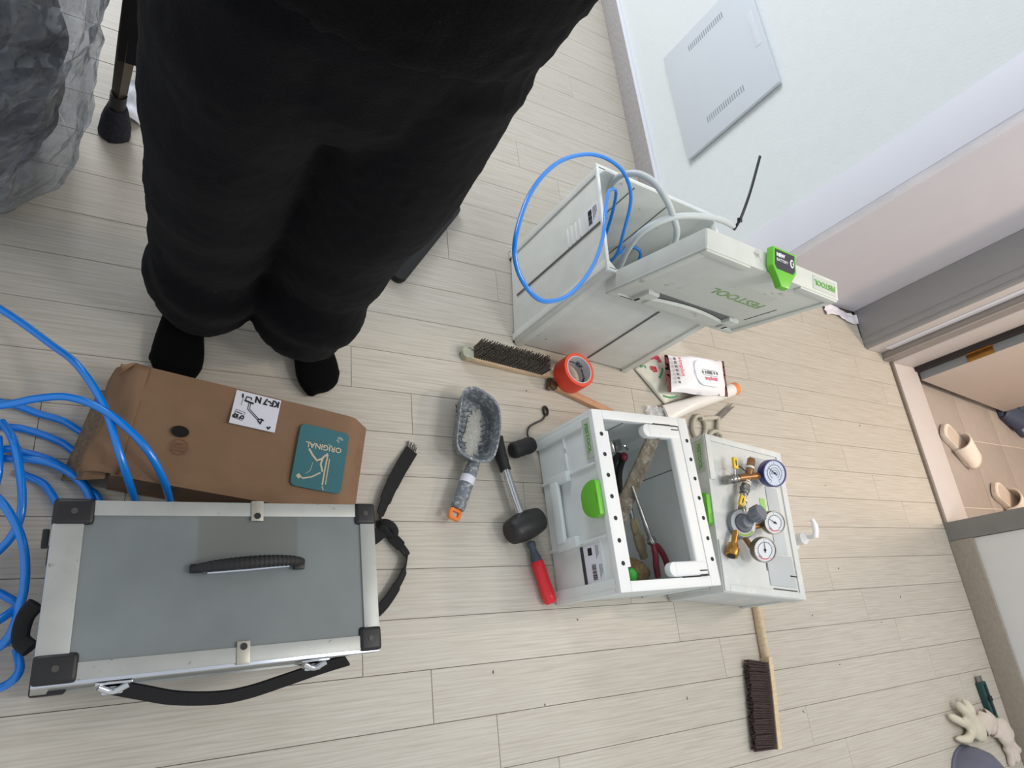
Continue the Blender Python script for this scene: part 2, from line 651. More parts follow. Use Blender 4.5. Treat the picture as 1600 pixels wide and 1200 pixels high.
# jamb, sill and hinge gap
d1 = thing('door_1', 'pale bathroom door standing open into the tiled room', 'door', (2.80, .63, 0))
del d1['category'], d1['label']
struct(d1)
MB().box2((-.010, .337, .012), (.150, .345, 2.05), bev=.002).build('jamb', JAMB, d1)
MB().box2((.150, .318, .012), (.178, .345, 2.05)).build('rubber_seal', SEALD, d1)
MB().box2((-.003, -.330, .0005), (.165, .337, .014), bev=.002).build('sill', JAMB, d1)
MB().box2((-.013, -.330, .0005), (-.0035, .342, .010), bev=.001).build('sill_edge', pm('sill_edge', (128, 116, 104), .5), d1)
leaf = MB()
leaf.box2((0, 0, .012), (.70, .036, 2.02), bev=.0015)
lf = leaf.build('door_leaf', DOORM, d1, (.184, .284, 0), (0, 0, R(-6)))
MB().box2((-.0012, .001, .014), (-.0002, .035, 2.02)).build('leaf_edge', DOOREDGE, lf)
MB().box2((.0, .006, .001), (.52, .030, .0115)).build('bottom_strip', pm('bottom_strip', (92, 78, 72), .5), lf)  # dark strip under the leaf, shorter than the leaf
hg = MB().box2((-.004, .0, .205), (-.0013, .033, .305), bev=.0008)
hg.cyl((-.006, .037, .205), (-.006, .037, .305), .006, n=14)
for zz in (.222, .255, .288):
    hg.cyl((-.005, .016, zz), (-.0036, .016, zz), .004, n=10)
hg.build('hinge', BRASS, lf)
# casing latch side, wall and baseboard
cr = struct(MB().box2((XD - .012, .233, .001), (XD + .10, .302, 2.12), bev=.002).build('trim_4', pm('grey_casing', (126, 126, 124), .45)))
struct(MB().box2((XD, -1.58, 0), (XD + .10, .231, 2.4)).build('wall_right', WALLGREY))
struct(MB().box2((XD, .303, 2.06), (XD + .10, .97, 2.4)).build('wall_above_door', WALLGREY))
struct(MB().box2((XD - .014, -1.58, .001), (XD - .0005, .2325, .084), bev=.002).build('baseboard_right', BASEB2))
# bathroom
bf = struct(MB().box2((2.90, -.9, -.06), (4.4, 1.09, -.0215)).build('floor_bathroom', GROUT))
tm = None
for i in range(5):
    for j in range(7):
        x0, y0 = 2.98 + .306 * (i - 0), .985 - .306 * (j + 0)
        if tm is None:
            tm = MB().box2((-.1515, -.1515, -.008), (.1515, .1515, 0), bev=.0008).build('tile', TILE, bf)
            t = tm
        else:
            t = bpy.data.objects.new('tile', tm.data)
            COL.objects.link(t)
            t.parent = bf
        t.location = (x0 + .153, y0 - .153 + .10 * 0, -.0205 + .0005)
struct(MB().box2((4.4, -.95, -.06), (4.48, 1.2, 2.4)).build('wall_bathroom_back', WALLGREY))
struct(MB().box2((3.05, 1.10, -.06), (4.4, 1.18, 2.4)).build('wall_bathroom_side', WALLGREY))
struct(MB().box2((2.92, -.98, -.06), (4.4, -.90, 2.4)).build('wall_bathroom_near', WALLGREY))

# access panel on the wall
ap = thing('access_panel', 'flat pale steel access panel with two columns of vent slots on the white wall', 'panel', (XW, 1.61, .217))
MB().box2((-.004, -.208, .006), (-.0006, .208, .346)).build('back_frame', PANELW, ap)
plate = MB().box2((-.016, -.215, 0), (-.0045, .215, .352), bev=.003).build('cover', PANELW, ap)
for yy in (-.142, .155):
    for k in range(18):
        MB().box2((-.0166, yy - .011, .105 + k * .0082), (-.0159, yy + .011, .1085 + k * .0082)).build('vent_slot', PANELSLOT, plate)
MB().box2((-.0168, -.055, .318), (-.0159, .075, .338), bev=.0004).build('catch', pm('catch', (214, 220, 228), .4), plate)


# ================================================================== person
def rings_tube(m, rg, n=28):
    rings = []
    for cx, cy, z, rx, ry in rg:
        rings.append([Vector((cx + rx * math.cos(2 * math.pi * k / n), cy + ry * math.sin(2 * math.pi * k / n), z)) for k in range(n)])
    m.loft(rings)


pe = thing('person', 'person in black fleece trousers, dark jacket and black socks standing by the cardboard box', 'person', (.23, .68, 0))
OFF = Vector((-.23, -.68, 0))


def pl(p):
    return Vector(p) + OFF


leg1 = [(.145, .705, .045, .082, .080), (.146, .700, .07, .092, .090), (.144, .693, .12, .097, .097), (.140, .688, .19, .100, .100), (.136, .692, .25, .092, .092),
        (.130, .688, .32, .099, .095), (.120, .680, .45, .104, .103), (.108, .68, .60, .112, .115), (.106, .685, .74, .118, .13), (.118, .69, .84, .115, .135)]
leg2 = [(.340, .690, .045, .082, .080), (.338, .680, .07, .092, .094), (.334, .672, .13, .099, .104), (.330, .668, .20, .102, .105), (.328, .678, .27, .094, .094),
        (.326, .675, .34, .102, .098), (.322, .672, .46, .106, .104), (.318, .675, .60, .114, .116), (.312, .685, .74, .118, .13), (.302, .69, .84, .115, .135)]
m = MB()
rings_tube(m, leg1)
rings_tube(m, leg2)
rings_tube(m, [(.209, .69, .68, .15, .10), (.209, .69, .75, .205, .135), (.209, .69, .85, .208, .14), (.209, .69, .96, .195, .135), (.209, .70, 1.02, .18, .125)])
tr_ = m.build('trousers', FLEECE, pe, (-.23, -.68, 0))
remesh(tr_, .009, 6)


def folds(c):
    z = c.z
    f = .010 * noise.noise(Vector((c.x * 6, c.y * 6, z * 9)))
    lo = max(0, 1 - abs(z - .22) / .22)
    f += lo * .0055 * math.sin(z * 62 + 6 * noise.noise(Vector((c.x * 5, c.y * 5, z * 3))))
    f += .0022 * noise.noise(Vector((c.x * 70, c.y * 70, z * 70)))
    return f


wrinkle(tr_, folds)
m = MB()
rings_tube(m, [(.214, .69, .850, .196, .142), (.214, .69, .872, .206, .152), (.214, .69, .95, .204, .150), (.216, .69, 1.05, .203, .145),
               (.22, .70, 1.22, .215, .14), (.22, .71, 1.36, .205, .12), (.22, .71, 1.43, .12, .09), (.22, .705, 1.48, .075, .075)])
for sx in (-1, 1):
    sh = Vector((.22 + sx * .185, .71, 1.37))
    el = Vector((.22 + sx * .27, .56, 1.20))
    wr = Vector((.12 + sx * .12, .335, 1.275))
    m.tube(spline([sh, (sh + el) / 2 + Vector((sx * .02, .02, 0)), el, (el + wr) / 2, wr], 6), [.085] * 6 + [.078] * 6 + [.072] * 6 + [.06] * 7, 16)
jk = m.build('jacket', FLEECEJ, pe, (-.23, -.68, 0))
remesh(jk, .011, 5)
wrinkle(jk, lambda c: .009 * noise.noise(Vector((c.x * 7, c.y * 7, c.z * 10))) + .004 * noise.noise(Vector((c.x * 55, c.y * 55, c.z * 55))))
# continuous body under the clothes: head, neck, trunk, arms, hands, legs
m = MB()
hc = Vector((.21, .655, 1.615))
m.ball(hc, (.073, .093, .105))
m.ball(hc + Vector((0, -.018, -.058)), (.055, .066, .062))
m.tube([hc + Vector((0, -.088, .012)), hc + Vector((0, -.104, -.014)), hc + Vector((0, -.108, -.026)), hc + Vector((0, -.084, -.034))], [.008, .012, .015, .012], 10)
m.ball(hc + Vector((0, -.082, -.066)), (.022, .012, .009))
for sx in (-1, 1):
    m.ball(hc + Vector((sx * .075, .008, -.008)), (.010, .020, .030), (0, 0, sx * .3))
    m.ball(hc + Vector((sx * .030, -.083, .022)), (.016, .010, .006))
    m.ball(hc + Vector((sx * .032, -.066, -.024)), (.024, .018, .020))
m.tube([(.22, .71, 1.42), (.215, .69, 1.50), (.21, .67, 1.57)], [.062, .056, .056], 16)
rings_tube(m, [(.22, .69, .78, .15, .10), (.22, .69, .95, .15, .10), (.22, .70, 1.15, .15, .10), (.22, .705, 1.36, .16, .09), (.22, .71, 1.43, .08, .06)])
for sx in (-1, 1):
    sh = Vector((.22 + sx * .175, .71, 1.36))
    el = Vector((.22 + sx * .27, .56, 1.20))
    wr = Vector((.12 + sx * .12, .335, 1.275))
    m.tube([sh, el, wr, wr + (wr - el) * .12], [.052, .044, .031, .029], 14)
    d = (Vector((.12 + sx * .06, .26, 1.31)) - wr).normalized()
    side = Vector((0, 0, 1))
    out = Vector((sx, 0, 0))
    pc = wr + d * .055
    m.tube([wr, wr + d * .03, wr + d * .075, wr + d * .095], [.028, .036, .040, .036], 12, flat=(.55, 1))
    for q, (ln, sp) in enumerate(((.072, .032), (.080, .011), (.075, -.011), (.060, -.031))):
        b0 = wr + d * .088 + side * sp
        curl = -out
        m.tube([b0, b0 + d * ln * .42, b0 + d * ln * .70 + curl * ln * .34, b0 + d * ln * .62 + curl * ln * .72], [.0098, .0094, .0086, .0076], 10)
    tb = wr + d * .028 + side * .026
    m.tube([tb, tb + d * .022 + side * .026 - out * .012, tb + d * .050 + side * .034 - out * .028], [.014, .0115, .009], 10)
for cx, ax in ((.112, .118), (.322, .342)):
    m.tube([(cx, .69, .86), (cx + .003, .67, .62), (ax, .655, .46), (ax, .675, .30), (ax, .70, .09)], [.085, .075, .055, .052, .036], 14)
bd = m.build('body', SKIN, pe, (-.23, -.68, 0))
remesh(bd, .0065, 3)
m = MB()
m.ball(hc + Vector((0, .014, .026)), (.083, .098, .098))
m.ball(hc + Vector((0, .030, -.02)), (.078, .080, .080))
m.ball(hc + Vector((0, -.055, .072)), (.060, .040, .028))
hr = m.build('hair', HAIR, pe, (-.23, -.68, 0))
remesh(hr, .008, 3)
wrinkle(hr, lambda c: .004 * noise.noise(Vector((c.x * 60, c.y * 60, c.z * 12))))
for heel, toe, inner in (((.132, .752), (.112, .540), 1), ((.336, .752), (.408, .550), -1)):
    h = Vector((*heel, 0))
    d = Vector((*toe, 0)) - h
    sd = Vector((-d.y, d.x, 0)).normalized()
    m = MB()
    rings = []
    for s, wd, hh, bend in ((.0, .016, .030, 0), (.03, .026, .050, 0), (.10, .033, .064, 0), (.25, .035, .072, 0), (.45, .037, .064, .1), (.62, .043, .052, .3), (.76, .047, .043, .5), (.86, .046, .037, .6), (.93, .040, .032, .7), (.975, .030, .026, .8), (1.0, .016, .016, .9)):
        c = h + d * s + sd * inner * .010 * bend + Vector((0, 0, hh * .5 + .0005))
        rings.append([c + sd * wd * math.cos(2 * math.pi * k / 24) + Vector((0, 0, hh * .5 * math.copysign(abs(math.sin(2 * math.pi * k / 24)) ** .8, math.sin(2 * math.pi * k / 24)))) for k in range(24)])
    m.loft(rings)
    for q in range(5):
        s = .965 - .022 * q - .006 * q * q * .5
        b = h + d * s + sd * inner * (.030 - .0165 * q)
        m.ball(b + Vector((0, 0, .0145)), (.0125 - .0011 * q, .0125 - .0011 * q, .0135 - .001 * q))
    m.tube([h + d * .20 + Vector((0, 0, .04)), h + d * .17 + Vector((0, 0, .09)), h + d * .16 + Vector((0, 0, .17))], [.040, .040, .045], 16)
    so = m.build('sock', SOCK, pe, (-.23, -.68, 0))
    remesh(so, .005, 3)
    lo = min((v.co.z for v in so.data.vertices))
    so.location.z = -lo + .0005


# ================================================================== stackable tool boxes
LX, LY = .198, .148     # half width and half depth of the boxes


def box_shell(m, h, t=.005, lo=0.006):
    """hollow body: floor and four walls, with corner posts and side ribs"""
    for sx in (-1, 1):
        m.box2((sx * (LX - .004) - (t if sx > 0 else 0), -LY + .006, lo), (sx * (LX - .004) + (t if sx < 0 else 0), LY - .006, h), bev=.001)
    for sy in (-1, 1):
        m.box2((-LX + .005, sy * (LY - .006) - (t if sy > 0 else 0), lo), (LX - .005, sy * (LY - .006) + (t if sy < 0 else 0), h), bev=.001)
    m.box2((-LX + .005, -LY + .007, lo), (LX - .005, LY - .007, lo + .004))
    for sx in (-1, 1):
        for sy in (-1, 1):
            m.prism([(sx * LX, sy * (LY - .03)), (sx * LX, sy * (LY - .012)), (sx * (LX - .012), sy * LY), (sx * (LX - .03), sy * LY), (sx * (LX - .03), sy * (LY - .007)), (sx * (LX - .007), sy * (LY - .03))], lo - .004, h, bev=.001)


def strip_text(body, size, mat, parent, o, right, up, name='lettering', bold=.0004, sx=1.0, align='CENTER'):
    return text(name, body, size, mat, parent, frame(o, right, up), bold=bold, sx=sx, align=align)


def barcode(m, o, right, up, w, h, seed=1, n=16):
    r_ = random.Random(seed)
    fr = frame(o, right, up)
    x = 0
    while x < w:
        b = w / n * r_.uniform(.25, .8)
        t = bmesh.new()
        bmesh.ops.create_cube(t, size=1)
        m._add(t, fr @ Matrix.Translation((x + b / 2, h / 2, 0)) @ Matrix.Diagonal((b, h, .0006, 1)))
        x += w / n


def boxes(name, mat, parent, ab, bev=0):
    for a, b in ab:
        MB().box2(a, b, bev=bev).build(name, mat, parent)


def front_face(parent, h, mat, latch_z, label=True, sticker=True, handle=True, latch_turn=False):
    """front (local -y): ribs, carrying handle, latch, name plate and sticker"""
    y0 = -LY + .006
    ribs = [((x0, -LY + .001, .004), (x1, y0 + .001, h - .02)) for x0, x1 in ((-.198, -.186), (.186, .198), (-.082, -.076), (.076, .082))]
    ribs += [((-.19, -LY + .0015, h * .80), (-.080, y0 + .001, h * .80 + .004)), ((.080, -LY + .0015, h * .80), (.19, y0 + .001, h * .80 + .004)),
             ((-.128, -LY + .002, h * .47), (-.086, y0 + .001, h * .49)), ((-.186, -LY + .002, h * .47), (-.140, y0 + .001, h * .49))]
    boxes('front_rib', mat, parent, ribs, .001)
    if handle:
        hd = MB()
        zc = h * .30
        hd.box2((-.070, -LY - .012, zc - .016), (.070, -LY - .001, zc + .012), bev=.004)
        for sx in (-1, 1):
            hd.box2((sx * .074 - .012, -LY - .009, zc - .02), (sx * .074 + .012, -LY + .006, zc + .050), bev=.003)
        hd.build('front_handle', mat, parent)
    # latch: half-moon plate standing proud of the wall
    poly = []
    n = 14
    for k in range(n + 1):
        a = math.pi + math.pi * k / n
        poly.append((.041 * math.cos(a), .052 * math.sin(a)))
    poly = [(x, y * (1 - .12 * (1 - abs(x) / .04))) for x, y in poly]
    poly += [(.036, .012), (-.036, .012)]
    lt = MB()
    mx = frame((0, -LY - .001, latch_z), (1, 0, 0), (0, 0, 1))
    lt.prism(poly, 0, .014, mx, bev=.003)
    lt.prism([(-.014, .006), (.014, .006), (.012, .010), (-.012, .010)], .011, .014, mx, bev=.001)
    lt.build('latch', GREEN, parent)
    if label:
        lb = MB().box2((-.183, -LY - .0003, h * .825), (-.092, -LY + .008, h * .825 + .028), bev=.0008).build('name_plate', pm('name_plate', (186, 194, 184), .5, var=.02), parent)
        strip_text('FESTOOL', .0165, GREENT, lb, (-.137, -LY - .0008, h * .825 + .014), (1, 0, 0), (0, 0, 1))
    if sticker:
        sk = MB().box2((.088, y0 - .0012, h * .52), (.172, y0 + .001, h * .80), bev=.0004).build('paper_sticker', STICKW, parent)
        MB().box2((.088, y0 - .0018, h * .49), (.172, y0 + .001, h * .535)).build('dark_band', STICKD, sk)
        bc = MB()
        barcode(bc, (.130, y0 - .0015, h * .63), (1, 0, 0), (0, 0, 1), .034, .014, 3)
        bc.box2((.094, y0 - .0016, h * .60), (.110, y0 - .0011, h * .66))
        for q in range(4):
            bc.box2((.132, y0 - .0016, h * (.735 + q * .013)), (.132 + .030 - .004 * q, y0 - .0011, h * (.738 + q * .013)))
            bc.box2((.092, y0 - .0016, h * (.715 + q * .013)), (.092 + .028 - .003 * q, y0 - .0011, h * (.718 + q * .013)))
        bc.build('print', INK, sk)


# ---- open tote with folded carrying bar (toolbox without lid)
HB = .232
tb = thing('tool_tote', 'open light grey tool tote with green latch, filled with hand tools', 'tool box', (1.087, .294, 0), (0, 0, R(-90) + .016))
m = MB()
box_shell(m, HB - .012)
m.build('body', SYSB, tb)
front_face(tb, HB, SYSB, .212)
# rim with punched holes
rm = MB()
rm.box2((-LX, -LY, HB - .016), (LX, -LY + .030, HB), bev=.002)
rm.box2((-LX, LY - .030, HB - .016), (LX, LY, HB), bev=.002)
rm.box2((-LX, -LY + .03, HB - .016), (-LX + .022, LY - .03, HB), bev=.002)
rm.box2((LX - .022, -LY + .03, HB - .016), (LX, LY - .03, HB), bev=.002)
rm.box2((-LX + .05, -LY + .028, HB - .012), (LX - .05, -LY + .038, HB), bev=.001)
rim = rm.build('rim', SYSW, tb)
hm = None
for sy, ys in ((-1, -LY + .018), (1, LY - .012)):
    for k in range(7):
        if hm is None:
            hm = MB().cyl((0, 0, 0), (0, 0, .0012), .0048, n=14).build('rim_hole', HOLE, rim)
            o = hm
        else:
            o = bpy.data.objects.new('rim_hole', hm.data)
            COL.objects.link(o)
            o.parent = rim
        o.location = (-.140 + k * .0467, ys, HB - .0006)
cb_ = MB()
cb_.box2((-LX + .030, LY - .066, HB - .018), (LX - .030, LY - .032, HB + .002), bev=.006, seg=3)
for sx in (-1, 1):
    a, b = sorted((sx * (LX - .024), sx * (LX - .056)))
    cb_.box2((a, LY - .135, HB - .016), (b, LY - .036, HB + .003), bev=.005, seg=3)
    cb_.cyl((sx * (LX - .040), LY - .135, HB - .016), (sx * (LX - .040), LY - .135, HB + .002), .016, n=24, bev=.003)
bar = cb_.build('carrying_bar', SYSW, tb)
for sx in (-1, 1):
    boxes('slot', HOLE, bar, [((sx * xx - .0012, LY - .062, HB + .0024), (sx * xx + .0012, LY - .038, HB + .0036)) for xx in (LX - .034, LX - .0245)])
    boxes('slot', HOLE, bar, [((sx * (LX - .0225) - .0015, LY - .115, HB - .004), (sx * (LX - .0225) + .0015, LY - .06, HB + .0006))])
boxes('inner_seam', GROOVE, tb, [((-.087, LY - .0118, .01), (-.085, LY - .0105, HB - .02)), ((-LX + .0088, -.02, .01), (-LX + .0105, -.018, HB - .02))])

# ---- closed box under the gauges
HC = .187


def lid_mesh(m, t=.042, c=.016):
    """lid: local z up, inner side z=0; hollow underside, stepped front corners"""
    m.box2((-LX, -LY, t - .006), (LX, LY, t), bev=.0025)
    for sx in (-1, 1):
        m.box2((min(sx * LX, sx * (LX - .006)), -LY + .002, 0), (max(sx * LX, sx * (LX - .006)), LY - .002, t - .004), bev=.0015)
    m.box2((-LX + .002, LY - .006, 0), (LX - .002, LY, t - .004), bev=.0015)
    m.box2((-LX + .002, -LY, 0), (LX - .002, -LY + .006, t - .004), bev=.0015)
    # raised rim around the top
    for a, b in (((-LX + .002, LY - .022), (LX - .002, LY - .002)), ((-LX + .002, -LY + .002), (-.075, -LY + .020)), ((.075, -LY + .002), (LX - .002, -LY + .020)),
                 ((-LX + .002, -LY + .02), (-LX + .018, LY - .02)), ((LX - .018, -LY + .02), (LX - .002, LY - .02))):
        m.box2((a[0], a[1], t - .002), (b[0], b[1], t + .004), bev=.0018)


def lid_handle(parent, mat, t=.042, yb=.045, hw=.125):
    # recess floor, arched grip with square ends
    rc = MB()
    rc.box2((-hw, yb - .004, t + .0002), (hw, yb + .030, t + .001))
    rc.build('handle_recess', GROOVE, parent)
    hd = MB()
    n_ = 20
    hd.loft([[Vector((-hw + 2 * hw * k / n_, yb + .024 - .020 * math.sin(math.pi * k / n_), t + .003)), Vector((-hw + 2 * hw * k / n_, yb + .026 - .020 * math.sin(math.pi * k / n_), t + .010)), Vector((-hw + 2 * hw * k / n_, yb + .048, t + .010)), Vector((-hw + 2 * hw * k / n_, yb + .050, t + .003))] for k in range(n_ + 1)])
    for sx in (-1, 1):
        hd.box2((sx * hw - .016, yb - .004, t - .001), (sx * hw + .016, yb + .053, t + .010), bev=.003)
    h = hd.build('lid_handle', mat, parent)
    for sx in (-1, 1):
        boxes('pivot_slot', HOLE, parent, [((sx * (hw + .012) - .003, yb + .030, t + .0096), (sx * (hw + .012) + .003, yb + .047, t + .0104))])


tc_ = thing('closed_tool_box', 'dusty closed grey tool box with a gauge set on its lid', 'tool box', (1.462, .267, 0), (0, 0, R(-90) - .114))
m = MB()
box_shell(m, HC - .043)
m.box2((-LX + .01, -LY + .01, HC - .06), (LX - .01, LY - .01, HC - .05))
m.build('body', SYSC, tc_)
m = MB()
lid_mesh(m)
lidc = m.build('lid', SYSC, tc_, (0, 0, HC - .042))
front_face(tc_, HC, SYSC, .172, label=False, sticker=False, handle=False)
lb = MB().box2((-.185, -LY - .0012, .006), (-.098, -LY + .001, .036), bev=.0006).build('name_plate', pm('name_plate_dusty', (178, 190, 176), .5, var=.03), lidc)
strip_text('FESTOOL', .0165, GREENT, lidc, (-.140, -LY - .0016, .021), (1, 0, 0), (0, 0, 1))
LIDP = pm('lid_panel', (182, 189, 192), .5, var=.03)
boxes('lid_panel', LIDP, lidc, [((.092, .020, .0405), (.170, .118, .0445)), ((-.165, .020, .0405), (-.092, .118, .0445))], .001)
MB().box2((-.088, .060, .0415), (.088, .106, .0440), bev=.001).build('lid_handle', pm('lid_bar', (186, 193, 197), .5, var=.03), lidc)
boxes('groove', HOLE, lidc, [((.094, .016, .0425), (.135, .0175, .0432)), ((.140, .100, .0443), (.143, .124, .0452)), ((.176, .03, .0415), (.1785, .12, .0426)), ((-.160, .112, .0443), (-.150, .1145, .0452))])
st = MB().box2((-.052, .030, .0422), (-.012, .050, .0432))
st.build('green_sticker', pm('green_sticker', (150, 206, 110), .5), lidc)

# ---- tall box standing open, lid swung up on its hinge
HA = .393
ta = thing('tall_tool_box', 'tall scuffed grey tool box standing open with blue tubing looping out of it', 'tool box', (1.11, .880, 0), (0, 0, math.pi - .074))
m = MB()
box_shell(m, HA)
m.build('body', SYSD, ta)
boxes('wall_rib', GROOVE, ta, [((LX - .004, .012, .03), (LX - .0005, .016, HA - .002)), ((-.036, LY - .006, .02), (-.032, LY - .0025, HA - .04))], .001)
boxes('grip_rib', SYSW, ta, [((LX - .0042, -.045, .262 + k * .016), (LX - .0012, .008, .265 + k * .016)) for k in range(4)], .0008)
sk = MB().box2((LX - .0042, -.048, HA - .062), (LX - .0026, .010, HA - .012), bev=.0003).build('paper_sticker', STICKW, ta)
bc = MB()
barcode(bc, (LX - .0024, -.040, HA - .048), (0, 1, 0), (0, 0, 1), .042, .013, 5, 18)
for q in range(4):
    bc.box2((LX - .0027, -.042, HA - .030 + .004 * q), (LX - .0021, -.042 + .036 - .005 * q, HA - .0285 + .004 * q))
bc.build('print', INK, sk)
ri = MB()
for a, b in (((-LX, -LY), (LX, -LY + .008)), ((-LX, LY - .008), (LX, LY)), ((-LX, -LY + .008), (-LX + .008, LY - .008)), ((LX - .008, -LY + .008), (LX, LY - .008))):
    ri.box2((a[0], a[1], HA - .006), (b[0], b[1], HA + .001), bev=.0015)
ri.build('rim', SYSB, ta)
boxes('inner_seam', GROOVE, ta, [((xx - .0012, -LY + .0108, .012), (xx + .0012, -LY + .0125, HA - .012)) for xx in (-.05, .07)])
boxes('foot', BLACKP, ta, [((sx * (LX - .012) - .010, sy * (LY - .02) - .014, 0), (sx * (LX - .012) + .010, sy * (LY - .02) + .014, .006)) for sx in (-1, 1) for sy in (-1, 1)], .001)
# lid in its raised position
m = MB()
lid_mesh(m)
lida = m.build('lid', SYSL, ta)
tl = R(11.9)
u = Vector((math.cos(-.074), math.sin(-.074), 0))
nn = Vector((u.y, -u.x, 0))
zz = Vector((0, 0, 1))
d = zz * math.cos(tl) + nn * math.sin(tl)
mo = nn * math.cos(tl) - zz * math.sin(tl)
cen = Vector((.924, .718, .349)) + u * .198 + d * .148 - mo * .042
wm = Matrix((-u, -d, mo)).transposed().to_4x4()
wm.translation = cen
tam = Matrix.Translation(ta.location) @ Euler(ta.rotation_euler).to_matrix().to_4x4()
lida.matrix_local = tam.inverted() @ wm
lid_handle(lida, SYSL, yb=.072)
strip_text('FESTOOL', .036, GREENF, lida, (-.035, -.020, .0424), (1, 0, 0), (0, 1, 0), bold=.0006, sx=1.05)
cr_ = MB()
cr_.prism([(-.10, -.075), (.10, -.075), (.10, .032), (.06, .040), (-.06, .040), (-.10, .032)], .0415, .0422)
cr_.build('text_field', pm('lid_field', (205, 209, 201), .5, var=.03, dirt=(150, 146, 136), ds=22, dt=.64), lida)
lb = MB().box2((-.188, -LY - .0012, .006), (-.112, -LY + .001, .036), bev=.0006).build('name_plate', pm('name_plate_lid', (190, 197, 186), .5, var=.03), lida)
strip_text('FESTOOL', .0165, GREENT, lida, (-.150, -LY - .0018, .021), (1, 0, 0), (0, 0, 1))
boxes('groove', HOLE, lida, [((-.13, .1285, .0455), (.17, .1305, .0466)), ((-.150, -.03, .0422), (-.1485, .06, .0428))])
lt = MB()
fl_ = frame((0, -LY - .002, .02), (-1, 0, 0), (0, 0, -1))
lt.prism([(-.034, .028), (.034, .028), (.036, -.012), (.020, -.036), (.012, -.052), (-.012, -.052), (-.020, -.036), (-.036, -.012)], 0, .016, fl_, bev=.003)
lt.build('latch', GREEN, lida)
db = MB().prism([(-.029, .023), (.029, .023), (.030, -.010), (.024, -.018), (-.024, -.018), (-.030, -.010)], .016, .0164, fl_).build('latch_sticker', pm('latch_sticker', (40, 46, 60), .45), lida)
text('lettering', 'NEW', .0105, WHITEINK, lida, fl_ @ Matrix.Translation((-.025, .012, .0166)), align='LEFT', bold=.0005)
text('lettering', 'BATTERY', .0082, WHITEINK, lida, fl_ @ Matrix.Translation((-.025, .0015, .0166)), align='LEFT')
bt = MB()
bt.lathe([(.0001, 0), (.0072, 0), (.0072, .0004), (.0001, .0004)], 24, fl_ @ Matrix.Translation((.021, .004, .0165)) @ Matrix.Diagonal((.8, 1.25, 1, 1)))
bt.mi = 1
for a, b in (((0, -.006), (0, .006)), ((0, .006), (.003, .003)), ((.003, .003), (-.003, -.003)), ((0, -.006), (.003, -.003)), ((.003, -.003), (-.003, .003))):
    A = fl_ @ Vector((.021 + a[0], .004 + a[1], .0171))
    B = fl_ @ Vector((.021 + b[0], .004 + b[1], .0171))
    bt.cyl(A, B, .0006, n=6)
bt.build('wireless_symbol', [WHITEINK, INK], lida)

# ---- tubing and pipe in the tall box
bl = thing('blue_air_tube', 'blue air tube rising in a big loop out of the tall tool box', 'tube', (1.13, .95, .012))
bo = Vector((-1.13, -.95, -.012))
loop = [(1.13, .99, .03), (1.06, .90, .20), (1.027, .870, .30), (.988, .881, .38), (.955, .912, .45), (.906, .932, .49), (.834, .922, .52), (.754, .890, .54), (.660, .819, .56), (.585, .724, .57),
        (.542, .622, .57), (.552, .576, .55), (.589, .549, .53), (.637, .554, .51), (.716, .603, .48), (.801, .693, .455), (.869, .799, .430), (.905, .894, .418), (.935, .955, .408), (.985, .985, .38),
        (1.04, .97, .28), (1.10, .93, .12), (1.12, .90, .03)]
MB().tube(spline(loop, 8), .0042, 10).build('loop', HOSE, bl, bo)
MB().tube(spline([(1.02, .93, .19), (1.05, .89, .23), (1.128, .955, .2), (1.190, 1.000, .2), (1.231, .985, .19), (1.22, .93, .10), (1.14, .86, .02)], 8), .0042, 10).build('loop', HOSE, bl, bo)
MB().tube(spline([(1.00, 1.0, .02), (1.03, .92, .17), (1.06, .885, .24), (1.10, .90, .18), (1.16, .95, .03)], 8), .0042, 10).build('loop', HOSE, bl, bo)
pp = thing('grey_pipe', 'pale grey plastic pipe arching twice over the tall tool box', 'pipe', (1.10, .93, .012))
po = Vector((-1.10, -.93, -.012))
MB().tube(spline([(1.08, 1.01, .02), (1.06, 1.03, .18), (1.02, 1.035, .30), (.985, 1.02, .385), (.975, 1.0, .43), (.992, .982, .46), (1.022, .947, .475), (1.079, .904, .452), (1.150, .890, .38), (1.20, .88, .20), (1.22, .87, .03)], 8), .0078, 14).build('arch', PIPEW, pp, po)
MB().tube(spline([(1.11, .87, .03), (1.088, .875, .22), (1.040, .872, .33), (1.028, .878, .40), (1.074, .897, .445), (1.145, .916, .458), (1.250, .944, .448), (1.345, .962, .425)], 8), .0078, 14).build('arch', PIPEW, pp, po)
zt = thing('cable_tie', 'black cable tie sticking up from the end of the grey pipe', 'cable tie', (1.333, .955, .437))
zo = Vector((-1.333, -.955, -.437))
MB().tube(spline([(1.333, .950, .425), (1.338, .973, .452), (1.356, 1.037, .485), (1.41, 1.152, .505)], 8), .0036, 8, flat=(1.2, .8)).build('strap', TIE, zt, zo)
MB().box((.010, .012, .009), (1.3365, .967, .447), (.4, 0, .2), bev=.0015).build('lock_head', TIE, zt, zo)


# ================================================================== gauge set on the closed box
gs = thing('gauge_manifold', 'pressure regulator with three round gauges, valves and brass fittings on the closed box', 'gauge set', (1.43, .27, HC))
go = Vector((-1.43, -.27, -HC))


